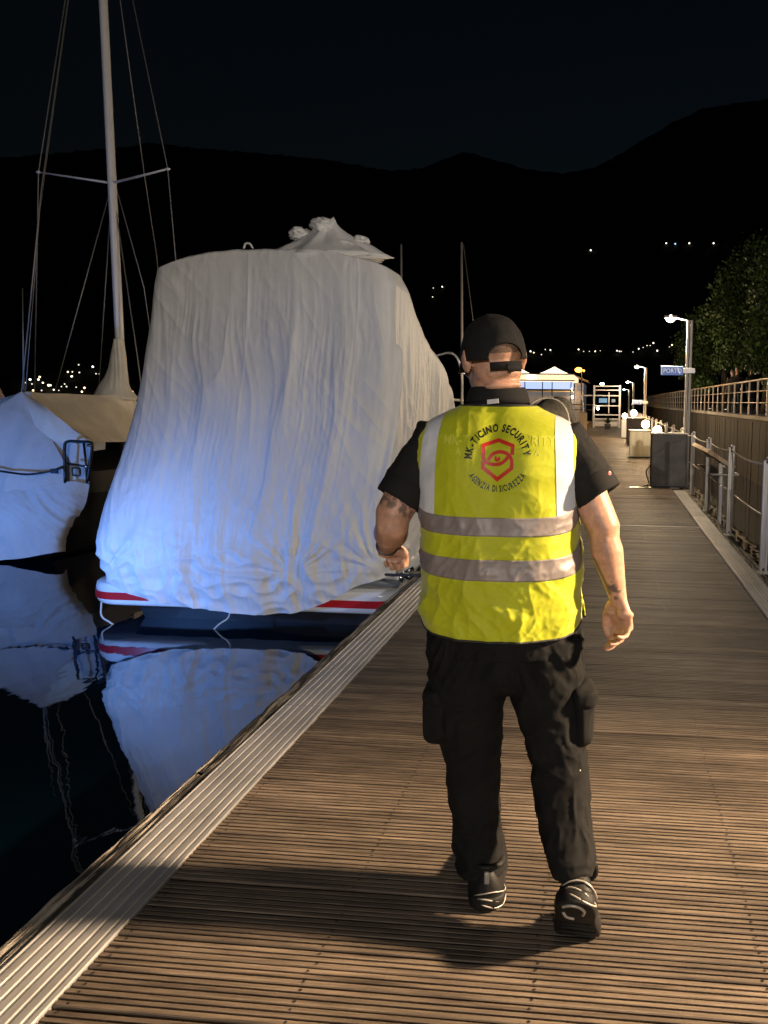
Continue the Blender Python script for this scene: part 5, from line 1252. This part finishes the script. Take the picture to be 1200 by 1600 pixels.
add('ledge', bbox(x0, x1, 61.6, 61.72, zz(612.5), zz(610.7), 0.01, 1), MT['gel'], pv)
k = 0
for px in (820, 847.5, 862.5, 892): 
    p = at(px, 620, 61.6); add('mullion', box(p[0] - 0.04, p[0] + 0.04, 61.56, 61.61, -0.1, zz(597)), MT['black'], pv)
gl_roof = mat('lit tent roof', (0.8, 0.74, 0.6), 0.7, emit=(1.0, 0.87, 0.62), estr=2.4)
for pxa, pxb in ((837, 892), (780, 830), (722, 772)):
    a, b = at(pxa, 583, 63)[0], at(pxb, 583, 63)[0]; c = (a + b) / 2; zt = zz(583.4); P = []
    for f in np.linspace(0, 1, 9): P.append(ring((c, 64.5, zt + (zz(571) - zt) * f ** 1.35), (1, 0, 0), (0, 1, 0), (b - a) / 2 * (1 - f) + 0.05, 1.6 * (1 - f) + 0.05, 24, 4))
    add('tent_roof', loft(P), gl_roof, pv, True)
add('side_bay', bbox(x1 + 0.05, x1 + 0.78, 62.0, 70, -0.1, zz(598), 0.02, 1), mat('side bay wall', (0.32, 0.33, 0.35), 0.6, emit=(0.4, 0.45, 0.55), estr=0.10), pv)  # bay wall gets its light as a faint glow in the material
add('side_window', bbox(x1 + 0.25, x1 + 0.70, 61.95, 61.99, zz(610), zz(602), 0.01, 1), mat('bay window', (0.1, 0.12, 0.14), 0.2, emit=(0.4, 0.5, 0.6), estr=0.25), pv)
add('awning', xform(bbox(-0.65, 0.65, -4, 4, -0.03, 0.03, 0.01, 1), Matrix.Translation((x1 + 0.62, 65.5, zz(591))) @ Matrix.Rotation(math.radians(24), 4, 'Y')), mat('awning cloth', (0.55, 0.42, 0.28), 0.8), pv)
for px, py, s in ((829.5, 589, 0.12), (893.5, 608, 0.07), (894.5, 620, 0.10)):
    p = at(px, py, 61.5); add('lamp', ell(p, (s * 0.7, s * 0.5, s * 1.6 if px < 840 else s)), g_white, pv, True)
sl = thing('sodium_lamp', 'glaring orange lamp on a pole at the pavilion corner', 'street lamp', (at(904, 620, 60)[0], 60, WZ))
p = at(904, 578, 60)
add('pole', tube([(p[0] + 0.25, 60, WZ - 0.5), (p[0] + 0.25, 60, p[2] + 0.15), (p[0], 60, p[2] + 0.16)], 0.04, 8), MT['black'], sl, True)
add('lamp_glass', ell(p, (0.30, 0.15, 0.20)), glow('sodium glass', (1.0, 0.42, 0.06), 7), sl, True)
add('lamp_glass', ell(p + [0.42, 0, -0.06], (0.09, 0.08, 0.09)), glow('sodium glass small', (1.0, 0.4, 0.06), 5), sl, True)
light('lamp_light', 'POINT', p + [0, -0.6, 0.1], 600.0, (1.0, 0.45, 0.08), sl, 0.2)

# ------------------------------------------------------------------ promenade: trees, people
bark = mat('bark', (0.06, 0.045, 0.032), 0.9, var=0.4, vscale=(9, 9, 2), bump=0.6, bscale=(30, 30, 5), bdist=0.02)
leafm = [mat('leaf green %d' % k, c_, 0.55, var=0.3, vscale=(3, 3, 3), spec=0.3) for k, c_ in enumerate(((0.032, 0.060, 0.014), (0.05, 0.09, 0.018), (0.024, 0.042, 0.012)))]
def tree(x, y, h, clumps, label, nl, seed, ls=0.16):
    r = np.random.default_rng(seed); t = thing('tree', label, 'tree', (x, y, 1.2), 'trees along the promenade')
    top = np.array([x + 0.2, y, 1.2 + h * 0.55]); tr_ = [tube(cr([(x, y, 1.2), (x + 0.05, y, 1.2 + h * 0.2), (x - 0.05, y + 0.05, 1.2 + h * 0.4), top], 5), np.linspace(0.19, 0.09, 16), 10)]
    for c_, rad in clumps:
        c_ = np.array(c_); tr_.append(tube(cr([(x, y, 1.2 + h * 0.3), (c_ + [x, y, 1.2 + h * 0.42]) / 2 - [0, 0, 0.1], c_], 4), np.linspace(0.07, 0.02, 9), 6))
    add('trunk', join(*tr_), bark, t, True)
    w = np.array([rad ** 2 for _, rad in clumps]); w /= w.sum()
    for mi, m_ in enumerate(leafm):
        V = []; n_ = int(nl * (0.45, 0.25, 0.30)[mi]); ci = r.choice(len(clumps), n_, p=w)
        cs = np.array([clumps[i][0] for i in ci]); rs = np.array([clumps[i][1] for i in ci])
        d = r.normal(size=(n_, 3)); d /= np.linalg.norm(d, axis=1)[:, None]; rad = rs * (0.35 + 0.72 * r.random(n_) ** 0.5); p = cs + d * rad[:, None] * [1, 1, 0.85]
        p += 0.22 * r.normal(size=(n_, 3)) * rs[:, None] * 0.4
        a = r.normal(size=(n_, 3)); a[:, 2] -= 0.5; a /= np.linalg.norm(a, axis=1)[:, None]; b = np.cross(a, r.normal(size=(n_, 3))); b /= np.linalg.norm(b, axis=1)[:, None]
        L = ls * (0.7 + 0.6 * r.random(n_))[:, None]
        V = np.stack([p, p + a * L * 0.5 + b * L * 0.30, p + a * L, p + a * L * 0.5 - b * L * 0.30], 1).reshape(-1, 3)
        add('crown', (V, [(4 * k, 4 * k + 1, 4 * k + 2, 4 * k + 3) for k in range(n_)]), m_, t)
def clump_px(L, Y): return [(tuple(at(px, py, Y + dy)), r_) for px, py, r_, dy in L]
tree(5.9, 39, 7, clump_px([(1085, 540, 1.0, 0), (1072, 575, 0.65, 0), (1098, 575, 0.9, 0), (1110, 510, 1.3, 1), (1130, 550, 1.3, 1), (1095, 598, 0.6, -1)], 39), 'lower tree beyond the blue sign post', 9000, 3)
tree(6.4, 31, 8, clump_px([(1140, 500, 1.2, 0), (1165, 450, 1.35, 1), (1195, 415, 1.4, 1), (1180, 510, 1.3, 0), (1150, 550, 0.8, -1), (1215, 470, 1.5, 0), (1132, 560, 0.5, 0)], 31), 'tall tree above the people on the promenade', 12000, 5)
tree(7.0, 25, 8, clump_px([(1210, 500, 1.0, 0), (1240, 440, 1.4, 0), (1200, 550, 0.8, -0.5), (1250, 540, 1.2, 0), (1225, 590, 0.7, 0), (1178, 560, 0.45, 0)], 25), 'nearest tree at the right picture edge', 9000, 8)
gl_dim = glow('uplight lens', (1.0, 0.9, 0.7), 2)
for x, y, p_, wh in ((5.2, 33.5, 60.0, 'tall middle'), (6.1, 26.5, 40.0, 'nearest right'), (5.0, 37.0, 50.0, 'lower far')):  # unseen uplights, assumed at the tree feet to light the leaves
    u = thing('assumed_uplight', 'assumed small uplight at the foot of the %s promenade tree' % wh, 'light', (x, y, 1.2), 'assumed uplights under the promenade trees')
    add('housing', tube([(x, y, 1.2), (x, y, 1.32)], 0.08, 12), MT['black'], u); add('lens', ell((x, y, 1.325), (0.05, 0.05, 0.01)), gl_dim, u, True)
    l = light('uplight_light', 'SPOT', (x, y, 1.42), p_, (1.0, 0.92, 0.62), u, 0.05, spot_size=math.radians(120), spot_blend=0.6); l.rotation_euler = (math.pi, 0, 0)
def stroller(x, y, H, coat, rz, label, arm=0.0):
    s = H / 1.78; base = np.array([x, y, 1.2]); P = lambda a, b, c: (a * s, b * s, c * s)
    pr = [limb([P(-0.10, 0, 0.05), P(-0.10, 0.02, 0.48), P(-0.09, 0, 0.9)], [0.055 * s, 0.065 * s, 0.10 * s]), limb([P(0.10, 0.06, 0.05), P(0.10, 0.05, 0.48), P(0.09, 0, 0.9)], [0.055 * s, 0.065 * s, 0.10 * s]),
          limb([P(-0.10, 0, 0.05), P(-0.10, 0.16, 0.04)], [0.05 * s, 0.04 * s]), limb([P(0.10, 0.06, 0.05), P(0.10, 0.22, 0.04)], [0.05 * s, 0.04 * s]),
          loft([ring(P(0, 0, z), (1, 0, 0), (0, 1, 0), a * s, b * s, 24, 2.4) for z, a, b in ((0.82, 0.19, 0.14), (1.0, 0.20, 0.15), (1.2, 0.21, 0.14), (1.36, 0.215, 0.12), (1.43, 0.15, 0.09), (1.48, 0.07, 0.06))]),
          limb([P(0, 0.01, 1.45), P(0, 0.02, 1.58)], [0.058 * s, 0.055 * s]), ell(P(0, 0.03, 1.655), np.array((0.076, 0.095, 0.115)) * s), ell(P(0, 0.125, 1.645), np.array((0.014, 0.02, 0.02)) * s)]
    for sg in (-1, 1):
        pr.append(limb([P(sg * 0.20, 0, 1.37), P(sg * 0.25, -0.02, 1.10), P(sg * 0.24, 0.10 + arm, 0.88 + arm)], [0.062 * s, 0.05 * s, 0.035 * s])); pr.append(limb([P(sg * 0.24, 0.10 + arm, 0.88 + arm), P(sg * 0.24, 0.14 + arm, 0.80 + arm)], [0.034 * s, 0.03 * s]))
    V, F_, N2 = remesh(join(*pr), 0.016, 2); M = np.array(Matrix.Rotation(rz, 3, 'Z')); hgt = V[:, 2] / s
    o = add('person', (V @ M.T + base, F_), None, smooth=True); o.data.materials.append(mat('stroller skin', (0.45, 0.28, 0.2), 0.6)); o.data.materials.append(coat); o.data.materials.append(mat('dark jeans', (0.02, 0.024, 0.035), 0.8)); o.data.materials.append(mat('greying hair', (0.16, 0.14, 0.12), 0.8))
    mi = []
    for f in F_:
        z = hgt[list(f)].mean(); yl = V[list(f), 1].mean() / s; xl = abs(V[list(f), 0].mean()) / s
        mi.append(3 if (z > 1.66 and yl < 0.10) or z > 1.72 else 0 if z > 1.47 or (xl > 0.2 and z < 0.86 + arm) else 2 if z < 0.86 else 1)
    o.data.polygons.foreach_set('material_index', mi); tag(o, label, 'person', 'people strolling on the promenade'); return o
stroller(4.60, 28.2, 1.66, mat('grey brown jacket', (0.10, 0.085, 0.07), 0.8), 0.4, 'person in grey brown jacket, leftmost of three on the promenade')
stroller(4.95, 29.3, 1.80, mat('black jacket', (0.015, 0.015, 0.017), 0.8), 2.6, 'person in black jacket, middle of three on the promenade', 0.1)
stroller(5.30, 28.4, 1.76, mat('dark green jacket', (0.02, 0.024, 0.02), 0.8), -2.4, 'person in dark jacket, rightmost of three on the promenade')

# ------------------------------------------------------------------ lights on the far shore
gl_w = glow('far lamp white', (1.0, 0.93, 0.8), 3); gl_b = glow('far lamp dim', (1.0, 0.9, 0.7), 1.6); gl_c = glow('far lamp blue', (0.35, 0.7, 1.0), 2.5); gl_o = glow('far lamp orange', (1.0, 0.5, 0.3), 4); gl_y = glow('far lamp yellow', (1.0, 0.8, 0.45), 4)
far_me = {}; far_reg = {}
def far_light(px, py, r, g, label, group):
    d = ray(px, py); a = math.atan2(d[0], d[1]); e = d[2] / math.hypot(d[0], d[1]); rs = np.linspace(640, 2700, 300)
    hh = (hill_h(np.full(300, a), rs) - CAM_H) / rs; i = np.argmax(hh > max(e, -0.002)); R_ = rs[max(0, i - 1)] - 12 if hh[i] > e else 640.0
    if e <= 0.003: R_ = 620.0
    rad = 0.66 * r * R_ / FPX
    if g.name not in far_me: v, f = ell((0, 0, 0), (1, 1, 1), n=10, m=7); far_me[g.name] = mesh('lamp_glow', v, f, g, True)
    o = bpy.data.objects.new('hillside_lamp', far_me[g.name]); col.objects.link(o); o.location = (math.sin(a) * R_, math.cos(a) * R_, CAM_H + e * R_); o.scale = (rad, rad, rad)
    far_reg.setdefault(label, []).append((px, o)); return tag(o, label, 'light', group)
for px, py, r, g, lb in ((1041, 380, 1.6, gl_w, 'white hillside lamp, leftmost of the row high on the right'), (1055, 381, 1.6, gl_c, 'bluish hillside lamp in the row high on the right'), (1077, 380, 1.7, gl_w, 'white hillside lamp third in the row high on the right'), (1115, 380, 1.8, gl_w, 'white hillside lamp at the right end of the high row'),
                         (923, 391, 1.8, gl_w, 'single white lamp alone on the hillside right of the cap'), (1155, 421, 1.1, gl_b, 'faint lamp on the hillside beside the tree top')):
    far_light(px, py, r, g, lb, 'lamps high on the hillside')
for px, py, r, g in ((691, 448, 1.6, gl_w), (677, 450, 1.1, gl_b), (676, 464, 1.3, gl_b)): far_light(px, py, r, g, 'small hillside lamp between the boat cover and the thin mast', 'lamps above the cover edge')
for px, py, r, g in ((829, 549, 1.8, gl_w), (834, 551, 1.4, gl_y), (846, 554, 1.3, gl_b), (852, 546, 1.2, gl_b), (860, 547, 1.6, gl_w), (904, 546, 1.7, gl_y), (912, 549, 1.0, gl_b), (930, 549, 1.5, gl_y), (938, 548, 0.9, gl_b), (921, 549, 0.9, gl_b), (964, 548, 1.6, gl_w), (968, 549, 1.4, gl_w), (971, 549, 1.1, gl_b), (989, 550, 1.1, gl_b),
                     (998, 545, 1.6, gl_w), (1011, 540, 1.2, gl_b), (1016, 540, 1.0, gl_b), (1021, 536, 1.8, gl_w), (1027, 548, 1.9, gl_w), (1050, 539, 1.5, gl_y), (1046, 542, 1.0, gl_b), (1058, 535, 1.3, gl_b), (1063, 531, 1.7, gl_w), (1005, 543, 1.0, gl_b)):
    far_light(px, py, r, g, 'small town lamp in the string of lights right of the cap', 'town lamps on the far shore')
r_ = np.random.default_rng(4)
for px, py, r, g in ((145, 573, 2.0, gl_w), (123, 570, 1.3, gl_b), (112, 588, 1.9, gl_w), (106, 581, 1.5, gl_y), (113, 581, 1.3, gl_b), (124, 582, 1.4, gl_b), (47, 593, 2.1, gl_w), (62, 589, 1.7, gl_y), (60, 593, 1.9, gl_w), (67, 598, 1.6, gl_y), (76, 602, 2.2, gl_y), (79, 602, 1.6, gl_y), (52, 610, 1.8, gl_y), (65, 610, 1.3, gl_b), (84, 609, 1.5, gl_w), (101, 600, 1.2, gl_b), (104, 604, 1.4, gl_b),
                     (119, 605, 1.1, gl_b), (132, 606, 2.0, gl_o), (128, 612, 1.7, gl_y), (96, 604, 1.1, gl_b), (150, 584, 1.2, gl_b), (155, 584, 1.0, gl_b), (40, 598, 1.1, gl_b), (50, 600, 1.2, gl_b), (200, 598, 1.4, gl_y), (207, 612, 1.8, gl_o), (92, 610, 1.0, gl_b)):
    far_light(px, py, r, g, 'small town lamp glimmering above the boom tent', 'town lamps behind the yacht')
# each lamp of a string named by its place in it
ORD = ('first second third fourth fifth sixth seventh eighth ninth tenth eleventh twelfth thirteenth fourteenth fifteenth sixteenth seventeenth eighteenth nineteenth twentieth '
       'twenty-first twenty-second twenty-third twenty-fourth twenty-fifth twenty-sixth twenty-seventh twenty-eighth twenty-ninth thirtieth').split()
for lb, L in far_reg.items():
    if len(L) < 2: continue
    for k, (px, o) in enumerate(sorted(L, key=lambda q: q[0])): o['label'] = ORD[k] + ' from the left: ' + lb
